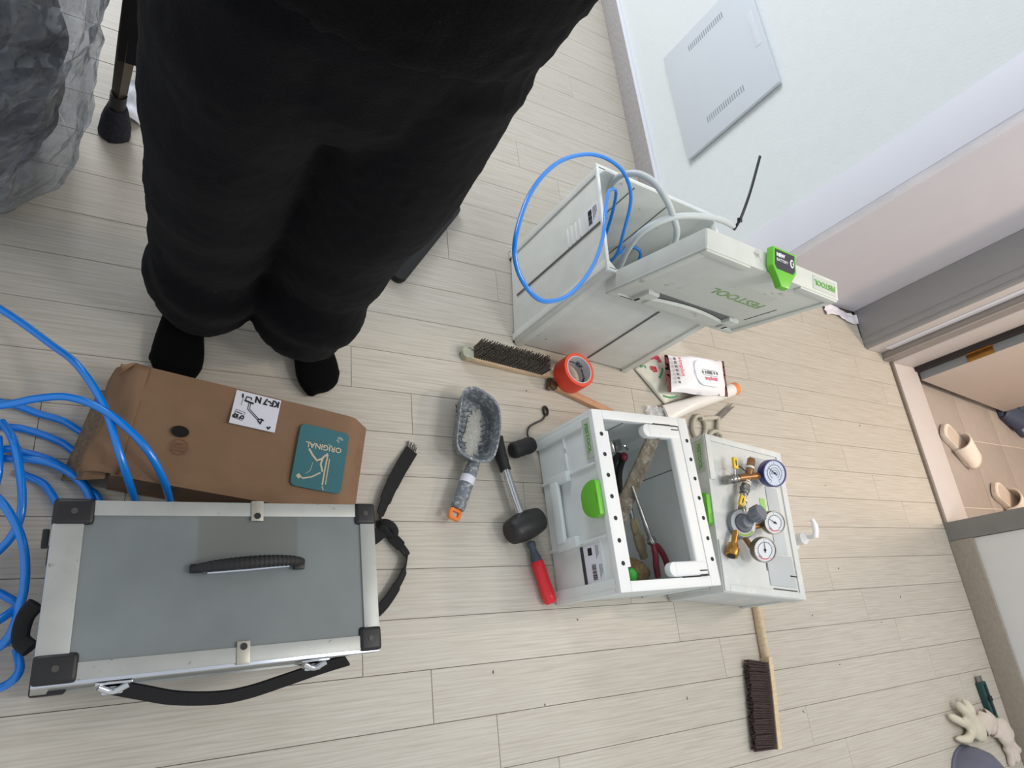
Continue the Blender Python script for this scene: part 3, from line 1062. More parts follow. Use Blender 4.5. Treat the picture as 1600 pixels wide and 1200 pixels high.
def gauge(name, c, r, nrm, case, face, ring=None, needle=0.6, red=True, blue=False, depth=.026):
    n = Vector(nrm).normalized()
    up = Vector((0, 1, 0)) - n * n.y
    fr = frame(c, up.cross(n) * 1.0, up)
    m = MB()
    m.lathe([(r * .78, -depth), (r * .96, -depth + .004), (r, -depth + .008), (r, -.002), (r * .97, .0008), (r * .90, .0008), (r * .89, -.002), (.0005, -.002)], 36, fr, cap=False)
    m.lathe([(.0005, -depth), (r * .78, -depth)], 24, fr, cap=False)
    g_ = m.build(name, case, gs, go)
    f = MB()
    f.lathe([(.0004, -.0016), (r * .89, -.0016)], 32, fr, cap=False)
    f.build('dial', face, g_)
    pr_ = MB()

    def arc(rad, a0, a1, wdt):
        k = 20
        a = [(rad * math.cos(R(a0 + (a1 - a0) * i / k)), rad * math.sin(R(a0 + (a1 - a0) * i / k))) for i in range(k + 1)]
        b = [((rad - wdt) * math.cos(R(a0 + (a1 - a0) * i / k)), (rad - wdt) * math.sin(R(a0 + (a1 - a0) * i / k))) for i in range(k + 1)]
        pr_.loft([[fr @ Vector((*p, -.0011)) for p in (a[i], b[i])] for i in range(k + 1)], closed=False, cap=False)
    arc(r * .62, -60, 240, r * .04)
    if blue:
        arc(r * .42, -60, 240, r * .04)
        arc(r * .25, -60, 200, r * .04)
    for i in range(21):
        a = R(-60 + 15 * i)
        s0, s1 = r * .64, r * (.80 if i % 5 == 0 else .71)
        p = Vector((math.cos(a), math.sin(a), 0))
        pr_.cyl(fr @ (p * s0 + Vector((0, 0, -.0012))), fr @ (p * s1 + Vector((0, 0, -.0012))), .0004, n=4)
    pr_.build('scale', INKG, g_)
    if red:
        rd = MB()
        k = 12
        rd.loft([[fr @ Vector((rad * math.cos(R(215 + 80 * i / k)), rad * math.sin(R(215 + 80 * i / k)), -.0010)) for rad in (r * .74, r * .66)] for i in range(k + 1)], closed=False, cap=False)
        rd.build('red_arc', PINKINK, g_)
    nd = MB()
    p = Vector((math.cos(needle), math.sin(needle), 0))
    nd.cyl(fr @ (p * -r * .2 + Vector((0, 0, 0))), fr @ (p * r * .62), .0011, .0004, n=6)
    nd.cyl(fr @ Vector((0, 0, -.0015)), fr @ Vector((0, 0, .0006)), .0026, n=12)
    nd.build('needle', INK, g_)
    return g_


gauge('blue_gauge', (1.505, .366, .247), .0355, (-.30, -.26, 1), GAUGEB, GAUGEF2, needle=R(140), red=False, blue=True, depth=.030)
gauge('low_gauge', (1.463, .239, .243), .029, (-.42, -.22, 1), GAUGES, GAUGEF, needle=R(145))
gauge('low_gauge', (1.398, .172, .246), .030, (-.42, -.28, 1), GAUGES, GAUGEF, needle=R(92))
# regulator bonnet
rg = MB()
fr = frame((1.386, .243, .205), (.95, 0, .30), (0, 1, 0))
rg.lathe([(.030, -.017), (.036, -.012), (.0365, .002), (.033, .006)], 36, fr)
rgo = rg.build('regulator', REG, gs, go)
MB().lathe([(.0335, .0062), (.0335, .0066), (.024, .0078), (.024, .0070)], 36, fr, cap=False).build('printed_ring', REGR, rgo)
k = 14
MB().loft([[fr @ Vector((rad * math.cos(R(235 + 80 * i / k)), rad * math.sin(R(235 + 80 * i / k)), hz)) for rad, hz in ((.0325, .0074), (.0265, .0082))] for i in range(k + 1)], closed=False, cap=False).build('green_arc', LIME, rgo)
kb = MB()
kb.lathe([(.023, .005), (.021, .012), (.015, .016), (.014, .03), (.0145, .030)], 28, fr)
fr2 = fr @ Matrix.Translation((.013, .010, .028)) @ Euler((-.25, .35, 0)).to_matrix().to_4x4()
kb.lathe([(.013, -.012), (.0145, .0), (.0195, .008), (.0195, .028), (.017, .032), (.0005, .033)], 24, fr2)
for i in range(12):
    a = 2 * math.pi * i / 12
    kb.cyl(fr2 @ Vector((.0195 * math.cos(a), .0195 * math.sin(a), .009)), fr2 @ Vector((.0195 * math.cos(a), .0195 * math.sin(a), .028)), .0022, n=6)
kb.build('adjusting_knob', pm('grey_knob', (118, 122, 132), .25, var=.06), gs, go)
# brass inlet nut and stems
bn = MB()
bn.cyl((1.356, .224, .207), (1.336, .190, .206), .007, n=14)
bn.cyl((1.339, .194, .206), (1.333, .184, .206), .0125, n=6, bev=.001)
bn.cyl((1.333, .184, .206), (1.322, .166, .206), .0158, n=20, bev=.002)
bn.build('inlet_nut', BRASS, gs, go)
MB().cyl((1.3226, .167, .206), (1.3212, .1648, .206), .010, n=16).build('nut_bore', HOLE, gs, go)
sm_ = MB()
sm_.cyl((1.405, .232, .203), (1.450, .238, .214), .0065, n=12)
sm_.cyl((1.385, .215, .202), (1.392, .182, .214), .0065, n=12)
sm_.build('gauge_stem', OLDBRASS, gs, go)
# valve train from regulator to the tee and the blue gauge
vt = MB()
A, B, Cc = Vector((1.393, .272, .207)), Vector((1.412, .318, .210)), Vector((1.440, .362, .212))
vt.cyl(A, B, .0085, n=14)
vt.cyl(A.lerp(B, .15), A.lerp(B, .3), .0105, n=6)
vt.cyl(B, B.lerp(Cc, .55), .0115, n=8, bev=.001)
vt.cyl(B.lerp(Cc, .2), B.lerp(Cc, .35), .0135, n=6)
vt.build('ball_valve', STEEL, gs, go)
te = MB()
te.cyl(B.lerp(Cc, .5), Cc + Vector((.012, .020, .002)), .0095, n=14)
te.cyl(Cc + Vector((-.035, -.004, -.002)), Cc + Vector((.03, .003, .006)), .0095, n=14)
te.cyl(Cc + Vector((.012, .020, .002)), Cc + Vector((.024, .048, .006)), .0105, n=6, bev=.001)
te.cyl(Cc + Vector((.028, .003, .006)), (1.497, .365, .226), .008, n=12)
te.build('tee_fitting', OLDBRASS, gs, go)
wt = MB()
for p, q in ((B.lerp(Cc, .52), B.lerp(Cc, .60)), (B.lerp(Cc, .66), B.lerp(Cc, .72)), (A.lerp(B, .55), A.lerp(B, .66)), (Cc + Vector((.013, .022, .002)), Cc + Vector((.015, .027, .0025)))):
    wt.cyl(p, q, .0112, n=16)
wt.build('sealing_tape', pm('ptfe', (232, 230, 222), .6), gs, go)
v2 = MB()
v2.cyl((1.404, .357, .208), (1.366, .352, .205), .010, n=12)
v2.cyl((1.372, .353, .205), (1.360, .352, .205), .0125, n=6, bev=.001)
v2.ball((1.386, .355, .209), (.013, .012, .012))
v2.cyl((1.386, .356, .210), (1.388, .366, .216), .0045, n=10)
v2.build('side_valve', STEEL, gs, go)
for (p, q) in (((1.387, .364, .217), (1.394, .402, .220)), ((1.402, .317, .214), (1.386, .292, .217))):
    lv = MB()
    P, Q = Vector(p), Vector(q)
    lv.tube([P, P.lerp(Q, .5), Q], .005, 8, flat=(1.0, .3))
    lo = lv.build('lever', STEEL, gs, go)
    g2 = MB()
    d = (Q - P).normalized()
    g2.box((.016, .030, .007), P.lerp(Q, .78) + Vector((0, 0, .001)), (0, 0, math.atan2(d.y, d.x) - math.pi / 2), bev=.002)
    gg = g2.build('lever_grip', YELLOW, lo)
    MB().box((.003, .014, .0005), P.lerp(Q, .78) + Vector((0, 0, .0050)), (0, 0, math.atan2(d.y, d.x) - math.pi / 2)).build('print', INK, lo)
MB().tube(spline([(1.395, .385, .213), (1.415, .388, .214), (1.435, .378, .213), (1.452, .384, .211)], 6), .0016, 6).build('wire', BLACKP, gs, go)

# pump bottle behind the box
pb = thing('pump_bottle', 'white pump dispenser bottle standing behind the closed tool box', 'bottle', (1.675, .215, 0))
MB().lathe([(.001, 0), (.028, 0), (.030, .004), (.030, .115), (.026, .132), (.014, .140), (.013, .147)], 28).build('bottle', pm('clear_white_bottle', (228, 230, 232), .2), pb)
MB().lathe([(.016, .145), (.0165, .147), (.0165, .166), (.012, .171), (.0085, .176), (.006, .178), (.006, .2)], 24).build('collar', PUMPW, pb)
MB().tube(spline([(.0, -.004, .200), (.001, .012, .205), (.003, .032, .205), (.004, .044, .200)], 5), [.0085] * 5 + [.009] * 5 + [.007] * 5 + [.005], 12, flat=(1, .85)).build('nozzle', PUMPW, pb)

# ================================================================== hand tools inside the tote
t = thing('wooden_stake', 'weathered dusty wooden stake leaning inside the tool tote', 'stake', (1.07, .23, .05))
P0, P1 = Vector((1.072, .225, .06)), Vector((1.130, .454, .226))
d = (P1 - P0)
L = d.length
m = MB()
m.box((.041, L, .017), (0, 0, 0), bev=.003)
for v in m.bm.verts:
    v.co.x *= 1.0 - .62 * max(0, v.co.y / L - .12) * 1.3 if v.co.y > 0 else 1
    v.co += Vector((noise.noise(v.co * 30), 0, noise.noise(v.co * 40 + Vector((3, 1, 2))))) * .0018
mxs = frame((P0 + P1) / 2, d.cross(Vector((-.5, 0, 1))), d)
bmesh.ops.subdivide_edges(m.bm, edges=m.bm.edges, cuts=5, use_grid_fill=True)
for v in m.bm.verts:
    v.co += Vector((noise.noise(v.co * 60), 0, noise.noise(v.co * 50 + Vector((3, 1, 2))))) * .0022
bmesh.ops.transform(m.bm, matrix=mxs, verts=m.bm.verts)
m.build('shaft', STAKEW, t, (-1.07, -.23, -.05))

t = thing('long_pliers', 'long nose pliers with dark red handles inside the tool tote', 'pliers', (1.158, .195, .08))
o_ = Vector((-1.15, -.20, -.08))
MB().tube(spline([(1.088, .345, .150), (1.104, .295, .146), (1.120, .255, .140), (1.140, .219, .130)], 6), [.0035] * 6 + [.0048] * 6 + [.006] * 6 + [.008], 10).build('jaws', STEEL, t, o_)
MB().cyl((1.139, .221, .123), (1.139, .221, .137), .010, n=16, bev=.001).build('pivot', STEEL, t, o_)
MB().tube(spline([(1.140, .219, .130), (1.150, .190, .124), (1.153, .165, .117), (1.160, .140, .110)], 6), [.006] * 4 + [.0075] * 15, 10).build('handle', REDP, t, o_)
MB().tube(spline([(1.140, .219, .130), (1.165, .203, .125), (1.185, .180, .118), (1.198, .152, .110)], 6), [.006] * 4 + [.0075] * 15, 10).build('handle', REDP, t, o_)

t = thing('wood_handled_knife', 'putty knife with a pale wooden handle inside the tool tote', 'knife', (1.135, .235, .045))
o_ = Vector((-1.12, -.25, -.06))
MB().tube(spline([(1.103, .290, .126), (1.115, .265, .117), (1.132, .235, .105), (1.150, .200, .092)], 5), [.009] * 3 + [.012] * 5 + [.014] * 5 + [.011] * 3, 12, flat=(1, .8)).build('handle', pm('worn_wood_handle', (160, 148, 120), .7, var=.12, dirt=(118, 106, 88), ds=40), t, o_)
MB().cyl((1.103, .290, .126), (1.092, .308, .134), .0075, n=12).build('ferrule', CHROME, t, o_)
MB().box((.03, .05, .002), (1.080, .322, .120), (.2, 0, .55)).build('blade', STEEL, t, o_)

t = thing('tan_hand_brush', 'tan bristle brush with green cap in the corner of the tool tote', 'brush', (1.115, .145, .03))
o_ = Vector((-1.115, -.145, -.03))
m = MB()
m.ball((1.122, .148, .072), (.042, .036, .042))
b = m.build('bristles', SPONGE, t, o_)
wrinkle(b, lambda c: .006 * noise.noise(c * 90))
MB().ball((1.072, .140, .125), (.014, .016, .014)).build('cap', pm('bright_green', (70, 190, 70), .35), t, o_)
MB().cyl((1.072, .140, .125), (1.105, .146, .085), .009, n=12).build('neck', pm('bright_green_dull', (60, 150, 60), .4), t, o_)

t = thing('socket_driver', 'chrome square-headed tool in the tool tote', 'socket tool', (1.06, .44, .10))
MB().box((.034, .028, .024), (.008, .0, .04), (.2, .1, .3), bev=.003).build('head', CHROME, t)
MB().cyl((-.02, -.005, .03), (-.045, .005, -.08), .010, n=12).build('shank', BLACKP, t)
t = thing('black_cutters', 'black handled cutters with red tip in the tool tote', 'cutters', (1.09, .40, .05))
MB().tube(spline([(.03, .035, .045), (.005, .01, .05), (-.01, -.04, .05), (-.02, -.10, .03)], 6), .0085, 10).build('handle', BLACKP, t)
MB().tube(spline([(.045, .03, .045), (.02, -.01, .048), (.015, -.05, .045), (.02, -.11, .03)], 6), .0085, 10).build('handle', BLACKP, t)
MB().ball((.040, .028, .052), (.011, .012, .010)).build('red_tip', REDP, t)
MB().tube(spline([(.03, .05, .05), (.036, .055, .062), (.05, .045, .06)], 5), .003, 8).build('spring', CHROME, t)
t = thing('dark_grip_tool', 'black bar standing along the front wall of the tool tote', 'tool', (1.02, .24, .0125))
MB().box((.022, .20, .035), (-.005, -.01, .10), (.25, 0, .02), bev=.006).build('grip', BLACKP, t)
MB().box((.012, .16, .012), (.02, .0, .03), (.15, 0, 0), bev=.003).build('bar', STEEL, t)

# ================================================================== silver case
sc_ = thing('aluminium_case', 'dented silver aluminium flight case with black corners and carrying handle', 'case', (.180, .124, .009), (R(-1.9), R(1.5), .016))
W, D_, Hc = .427, .217, .291
PANEL = NT('grey_case_panel')
v = PANEL.coord()
n1 = PANEL.noise(v, 9, 4)
base = PANEL.ramp(n1, [(.3, lin((108, 115, 115))), (.7, lin((121, 128, 128)))])
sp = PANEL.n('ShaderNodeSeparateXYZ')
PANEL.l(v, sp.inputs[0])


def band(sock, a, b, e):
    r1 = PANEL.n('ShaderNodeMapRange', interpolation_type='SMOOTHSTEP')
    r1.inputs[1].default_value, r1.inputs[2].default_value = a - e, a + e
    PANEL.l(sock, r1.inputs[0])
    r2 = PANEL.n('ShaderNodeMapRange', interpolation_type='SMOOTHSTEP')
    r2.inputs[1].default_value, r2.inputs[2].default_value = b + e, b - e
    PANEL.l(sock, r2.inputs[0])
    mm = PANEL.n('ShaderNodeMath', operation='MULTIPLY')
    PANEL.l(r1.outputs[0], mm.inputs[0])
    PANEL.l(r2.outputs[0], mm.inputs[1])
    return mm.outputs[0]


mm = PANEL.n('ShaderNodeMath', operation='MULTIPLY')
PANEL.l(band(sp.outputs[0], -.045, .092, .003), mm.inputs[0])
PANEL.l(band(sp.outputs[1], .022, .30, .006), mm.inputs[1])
# darker olive-grey rectangle between the handle and the panel edge
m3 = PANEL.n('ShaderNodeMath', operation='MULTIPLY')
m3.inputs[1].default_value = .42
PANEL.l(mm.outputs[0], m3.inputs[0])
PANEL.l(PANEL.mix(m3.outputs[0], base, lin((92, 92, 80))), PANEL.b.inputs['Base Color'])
PANEL.b.inputs['Roughness'].default_value = .36
PANEL.b.inputs['Specular IOR Level'].default_value = .6
PANEL.bump(n1, .08)
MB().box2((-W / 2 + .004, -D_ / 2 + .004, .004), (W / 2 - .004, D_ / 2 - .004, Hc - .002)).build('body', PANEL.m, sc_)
e = MB()
fw = .0335
for sy in (-1, 1):
    y0, y1 = sorted((sy * D_ / 2, sy * (D_ / 2 - .020)))
    e.box2((-W / 2 + .02, y0, Hc - .003), (W / 2 - .02, y1, Hc + .0005), bev=.001)
    e.box2((-W / 2 + .02, y0, .002), (W / 2 - .02, y1, .006), bev=.001)
for sx in (-1, 1):
    x0, x1 = sorted((sx * W / 2, sx * (W / 2 - (fw if sx < 0 else .024))))
    e.box2((x0, -D_ / 2 + .02, Hc - .003), (x1, D_ / 2 - .02, Hc + .0008), bev=.001)
    e.box2((x0, -D_ / 2 + .02, .002), (x1, D_ / 2 - .02, .006), bev=.001)
    for sy in (-1, 1):
        e.box2((min(sx * W / 2, sx * (W / 2 - .02)), min(sy * D_ / 2, sy * (D_ / 2 - .02)), .02), (max(sx * W / 2, sx * (W / 2 - .02)), max(sy * D_ / 2, sy * (D_ / 2 - .02)), Hc - .02), bev=.001)
e.build('edge_profile', ALU, sc_)
s_ = MB()
for zc, dz in ((Hc - .010, .007), (Hc - .024, .006)):
    s_.box2((-W / 2 - .001, -D_ / 2 - .0045, zc - dz), (W / 2 + .001, D_ / 2 + .0005, zc + dz), bev=.002)
s_.build('lid_seam_profile', ALUB, sc_)
cn = None
for sx in (-1, 1):
    for sy in (-1, 1):
        for zb in (0, 1):
            q = MB()
            c = .044 if sx < 0 else .032
            z0, z1 = (Hc - .018, Hc + .003) if zb else (0, .026)
            x0, x1 = sorted((sx * (W / 2 + .002), sx * (W / 2 - c)))
            y0, y1 = sorted((sy * (D_ / 2 + .0022), sy * (D_ / 2 - .032)))
            q.box2((x0, y0, z0), (x1, y1, z1), bev=.006, seg=3)
            oc = q.build('corner', BLACKP, sc_)
            if zb:
                MB().cyl(((x0 + x1) / 2, (y0 + y1) / 2, z1 - .0005), ((x0 + x1) / 2, (y0 + y1) / 2, z1 + .0008), .004, n=12).build('rivet', pm('dull_rivet', (74, 72, 70), .5, .3), oc)
for sy in (-1, 1):
    h_ = MB()
    y0, y1 = sorted((sy * (D_ / 2 + .001), sy * (D_ / 2 - .027)))
    xc = .033 if sy > 0 else .018
    h_.box2((xc - .0085, y0, Hc + .0008), (xc + .0085, y1, Hc + .0025), bev=.0006)
    h_.box2((xc - .0085, sy * (D_ / 2 + .0012) - .001, Hc - .02), (xc + .0085, sy * (D_ / 2 + .0012) + .001, Hc + .0025), bev=.0006)
    hh = h_.build('clip_plate', pm('zinc_plate', (176, 172, 160), .4, .5), sc_)
    MB().cyl((xc, sy * (D_ / 2 - .020), Hc + .002), (xc, sy * (D_ / 2 - .020), Hc + .0042), .0045, n=14).build('rivet', BLACKP, hh)
hd = MB()
hx0, hx1 = -.052, .098
pts = []
for k in range(25):
    s = k / 24
    pts.append((hx0 + (hx1 - hx0) * s, .015 + .006 * s, Hc + .006 + .024 * (math.sin(math.pi * s) ** .7)))
hd.tube(pts, [.0045 + .0035 * math.sin(math.pi * k / 24) ** .5 for k in range(25)], 12, flat=(1.0, .65))
for k in range(3, 22):
    p = Vector(pts[k])
    q = Vector(pts[k + 1])
    hd.tube([p, p.lerp(q, .5)], .0050 + .0036 * math.sin(math.pi * k / 24) ** .5, 12, flat=(1.0, .68))
hb = hd.build('carry_handle', BLACKR, sc_)
MB().tube([(hx0 + .02, .010, Hc + .004), ((hx0 + hx1) / 2, .012, Hc + .007), (hx1 - .02, .016, Hc + .004)], .0025, 8).build('handle_core', ALUB, hb)
for xx in (hx0 + .006, hx1 - .006):
    MB().box((.016, .012, .008), (xx, .016, Hc + .004), bev=.002).build('handle_mount', BLACKP, sc_)
for xc in (-.130, .118):
    lc = MB()
    lc.box2((xc - .020, -D_ / 2 - .0085, Hc - .040), (xc + .020, -D_ / 2 - .0045, Hc - .004), bev=.0015)
    lc.tube(spline([(xc - .016, -D_ / 2 - .010, Hc - .010), (xc, -D_ / 2 - .016, Hc - .014), (xc + .016, -D_ / 2 - .010, Hc - .010)], 6), .004, 10)
    lc.box((.024, .010, .020), (xc, -D_ / 2 - .012, Hc - .028), (.3, 0, 0), bev=.003)
    lc.build('toggle_latch', CHROME, sc_)
MB().box((.008, .020, .030), (-W / 2 - .006, .07, Hc - .05), bev=.002).build('side_clip', BLACKP, sc_)
lp = MB()
lp.tube(spline([(-W / 2 - .006, -.005, Hc - .09), (-W / 2 - .016, -.02, Hc - .10), (-W / 2 - .018, -.045, Hc - .11), (-W / 2 - .006, -.06, Hc - .10)], 5), .009, 8, flat=(1.2, .6))
lp.build('strap_ring', WEB, sc_)

# black webbing strap: frayed end, knot and loop on the floor, and the belt along the case
sp_ = thing('webbing_strap', 'knotted black webbing strap with a frayed end lying beside the silver case', 'strap', (.55, .25, 0))
so_ = Vector((-.55, -.25, 0))


def ribbon(m, pts, wdt, th, ups=None, sub=6):
    P = spline(pts, sub)
    n_ = len(P)
    rings = []
    for i in range(n_):
        d = (P[min(i + 1, n_ - 1)] - P[max(i - 1, 0)]).normalized()
        up = Vector((0, 0, 1)) if ups is None else Vector(ups[min(len(ups) - 1, int(i / sub))])
        sd = d.cross(up).normalized()
        nn_ = sd.cross(d)
        rings.append([P[i] + sd * wdt + nn_ * th, P[i] - sd * wdt + nn_ * th, P[i] - sd * wdt - nn_ * th, P[i] + sd * wdt - nn_ * th])
    m.loft(rings)


m = MB()
ribbon(m, [(.602, .438, .004), (.573, .395, .010), (.548, .352, .012), (.533, .318, .010), (.524, .290, .008), (.530, .268, .010)], .0150, .0011, [(0, 0, 1), (.2, 0, 1), (.5, .1, 1), (.8, .2, .8), (.9, .2, .5), (.6, .2, .8)])
fe = m.build('free_end', WEB, sp_, so_)
m = MB()
rq = random.Random(3)
for k in range(16):
    x = -.012 + .024 * k / 15
    b = Vector((.600 + x * .86, .440 - x * .5, .004))
    m.tube([b, b + Vector((.004 + rq.uniform(-.004, .004), .008 + rq.uniform(0, .008), rq.uniform(-.002, .006)))], .0005, 4)
m.build('fraying', WEB, sp_, so_)
m = MB()
m.tube(spline([(.516, .270, .008), (.528, .274, .018), (.542, .268, .020), (.552, .256, .014), (.546, .248, .008), (.534, .256, .014), (.524, .264, .018), (.516, .258, .010)], 5), .0085, 8, flat=(1, .75))
m.build('knot', WEB, sp_, so_)
m = MB()
ribbon(m, [(.545, .248, .010), (.566, .225, .014), (.577, .207, .012), (.570, .178, .012), (.552, .148, .012), (.528, .118, .012), (.500, .095, .010), (.46, .07, .006), (.42, .055, .004)], .0115, .0011, [(0, 0, 1), (.4, .3, .8), (.8, .2, .3), (.7, -.2, .7), (.4, -.3, .9), (.3, -.3, .9), (.3, -.3, .9), (0, 0, 1), (0, 0, 1)])
m.build('loop', WEB, sp_, so_)
m = MB()
ribbon(m, [(.530, .262, .016), (.505, .243, .016), (.47, .225, .012), (.43, .20, .006)], .0125, .0011, [(.1, 0, 1), (.1, 0, 1), (0, 0, 1)])
m.build('tail', WEB, sp_, so_)
sb = thing('shoulder_belt', 'black shoulder belt sagging along the latch side of the silver case', 'belt', (.23, -.012, .12))
m = MB()
ribbon(m, [(.070, .012, .165), (.105, .002, .150), (.150, -.010, .14), (.205, -.016, .14), (.250, -.013, .145), (.300, -.002, .155), (.345, .009, .17), (.385, .018, .20)], .012, .0018, [(0, -.7, .7)])
m.build('webbing', WEB, sb, (-.23, .012, -.12))

# ================================================================== cardboard box
cz = .098
bx_ = thing('cardboard_box', 'brown cardboard carton with a teal print, white label and crumpled open flaps', 'carton', (.256, .394, 0), (0, 0, -.155))
CW, CD = .420, .198


def crumple(a, b, f):
    return f


m = MB()


def top(u, v):
    x = -CW / 2 + CW * u
    y = -CD / 2 + CD * v
    z = cz - .006 * math.sin(math.pi * u) * math.sin(math.pi * v) + .003 * noise.noise(Vector((x * 14, y * 14, 1)))
    if u > .905:
        z -= (u - .905) / .095 * .042
    return Vector((x, y, z))


m.quadgrid(top, 34, 16)
for s, v in ((-1, 0.0), (1, 1.0)):
    m.quadgrid(lambda a, b, v=v, s=s: top(a, v).lerp(Vector((-CW / 2 + CW * a, s * (CD / 2 - .002), .002)), b) + Vector((0, s * .003 * math.sin(b * math.pi), 0)), 34, 4)
m.quadgrid(lambda a, b: top(1, a).lerp(Vector((CW / 2 + .006, -CD / 2 + CD * a, .002)), b), 8, 4)
m.quadgrid(lambda a, b: Vector((-CW / 2 + CW * a, -CD / 2 + CD * b, .0022)), 8, 4)
m.quadgrid(lambda a, b: Vector((-CW / 2 + .018 + .004 * noise.noise(Vector((a * 5, b * 5, 2))), -CD / 2 + .004 + (CD - .008) * a, .003 + (cz - .012) * b)), 8, 6)
m.build('body', KRAFT, bx_, angle=60)


def flap(name, f, mat, nu=14, nv=10, th=.003):
    m = MB()
    m.quadgrid(f, nu, nv)
    o = m.build(name, mat, bx_, angle=70)
    s = o.modifiers.new('thick', 'SOLIDIFY')
    s.thickness = th
    return o


flap('flap', lambda a, b: Vector((-CW / 2 + .010 - .048 * b - .006 * math.sin(a * 9) * b, CD / 2 - .001 - (CD - .004) * a, cz - .0005 - .030 * b * b + .010 * math.sin(b * 4 + a * 5) * b + .004 * noise.noise(Vector((a * 6, b * 4, 0))))), KRAFT)
flap('flap', lambda a, b: Vector((-CW / 2 - .006 - .032 * b + .006 * noise.noise(Vector((a * 5, b, 4))), CD / 2 - .010 - (CD - .006) * a, cz - .022 - .018 * b + .005 * math.sin(a * 8 + b * 3))), KRAFTD)
flap('flap', lambda a, b: Vector((-CW / 2 - .012 - .050 * b - .010 * (a - .5), CD / 2 - .030 - (CD - .030) * a, .052 - .040 * b + .006 * noise.noise(Vector((a * 7, b * 3, 8))))), KRAFTE)
flap('flap', lambda a, b: Vector((-CW / 2 - .034 * b, CD / 2 - .004 + .006 * math.sin(b * 5) - .020 * a * b, cz - .004 - .072 * a + .012 * b)), KRAFTD, 8, 8)
# hand hole and prints, all lying just on the top face
m = MB()
m.lathe([(.0005, 0), (.013, 0), (.013, .0006), (.0005, .0006)], 28, Matrix.Translation((-.128, -.004, cz + .0006)) @ Matrix.Diagonal((1.08, .78, 1, 1)))
m.build('hand_hole', pm('hole_black', (14, 11, 9), .9), bx_)
st_ = MB()
for rr_ in (.0135,):
    st_.tube([(-.123 + rr_ * math.cos(R(a)), -.031 + rr_ * math.sin(R(a)), cz - .0002) for a in range(0, 360, 15)], .0005, 4, closed=True)
st_.build('round_stamp', pm('stamp_ink', (126, 82, 62), .9), bx_)
for q, s in enumerate(('KS-P-101', 'ISO 9001', 'PAPER')):
    text('stamp_text', s, .0052, pm('stamp_ink_b', (126, 82, 62), .9), bx_, frame((-.123, -.037 + .006 * q, cz + .0004), (-1, 0, 0), (0, -1, 0)))
lz = cz + .0012
wl = MB().box2((-.052, .040, lz - .003), (.022, .092, lz)).build('white_label', STICKW, bx_)
text('lettering', 'KF-7 N', .0135, INK, wl, frame((.000, .0845, lz + .0005), (-1, 0, 0), (0, -1, 0)), bold=.0006)
dr = MB()


def stroke(pts, r_, z=lz + .0005, m=None):
    (m or dr).tube([(x, y, z) for x, y in pts], r_, 5)


stroke([(-.0285, .0765), (-.0285, .066), (-.009, .053)], .0006)
stroke([(-.0255, .0765), (-.0255, .067), (-.007, .0545)], .0006)
stroke([(-.036, .0785), (-.021, .0765)], .0014)
stroke([(-.035, .0785), (-.034, .085), (-.026, .0845), (-.026, .081)], .0010)
stroke([(-.010, .053), (-.004, .056), (.001, .054)], .0010)
stroke([(-.002, .056), (-.004, .048), (-.008, .052)], .0016)
stroke([(.008, .046), (.010, .043), (.013, .047)], .0014)
stroke([(-.041, .088), (-.040, .082)], .0014)
stroke([(-.039, .082), (-.040, .070)], .0003)
stroke([(-.048, .049), (-.033, .047), (-.031, .060), (-.046, .062), (-.048, .049)], .0004)
stroke([(-.045, .0585), (-.035, .057)], .0007)
dr.build('tap_drawing', INK, wl)
text('lettering', "O' KF", .0075, INK, wl, frame((-.040, .0525, lz + .0005), (-1, .05, 0), (-.05, -1, 0)), bold=.0006)
tl_ = MB().prism([(x + .140, y + .004) for x, y in rrect(.095, .122, .010)], lz - .003, lz).build('teal_print', TEAL, bx_)
text('lettering', 'ORIGINAL', .0150, CREAM, tl_, frame((.142, .027, lz + .0005), (-1, -.02, 0), (.02, -1, 0)), bold=.0003)
text('lettering', 'LUXURY & BETTER', .0042, pm('pale_teal_ink', (120, 156, 156), .8), tl_, frame((.132, .038, lz + .0005), (-1, 0, 0), (0, -1, 0)))
fg = MB()
for pts, rr_ in (([(.150, .010), (.149, -.020), (.149, -.042)], .0014), ([(.154, .004), (.154, -.040)], .0010),
                 ([(.150, .012), (.143, .004), (.141, -.008), (.146, -.020)], .0018), ([(.118, .014), (.126, .004), (.134, -.003), (.142, .002)], .0018),
                 ([(.143, -.022), (.130, -.032), (.116, -.037), (.110, -.033)], .0013), ([(.107, -.032), (.112, -.037)], .0034),
                 ([(.128, -.008), (.126, -.022), (.120, -.028)], .0005), ([(.149, -.044), (.152, -.050)], .0010)):
    fg.tube([(.138 + (x - .138) * 1.15, -.014 + (y + .014) * 1.15, lz + .0004) for x, y in pts], rr_ * 1.15, 5, flat=(1, .35))
fg.build('line_drawing', CREAM, tl_)
lf_ = MB()
for a in (20, 60, 100, 140, 200, 250):
    c, s = math.cos(R(a)), math.sin(R(a))
    lf_.tube([(.170 + .002 * c, .048 + .002 * s, lz + .0004), (.170 + .007 * c, .048 + .007 * s, lz + .0004)], .0013, 5, flat=(1, .3))
lf_.tube([(.157, .033, lz + .0004), (.149, .0345, lz + .0004)], .001, 5, flat=(1, .3))
lf_.build('leaf_mark', pm('pale_print', (150, 170, 172), .8), tl_)

wl.scale = (1.09, 1.25, 1)
wl.location = (-.0168 + .0168 * 1.09, .0637 - .0660 * 1.25, 0)
tl_.location = (-.023, -.003, 0)

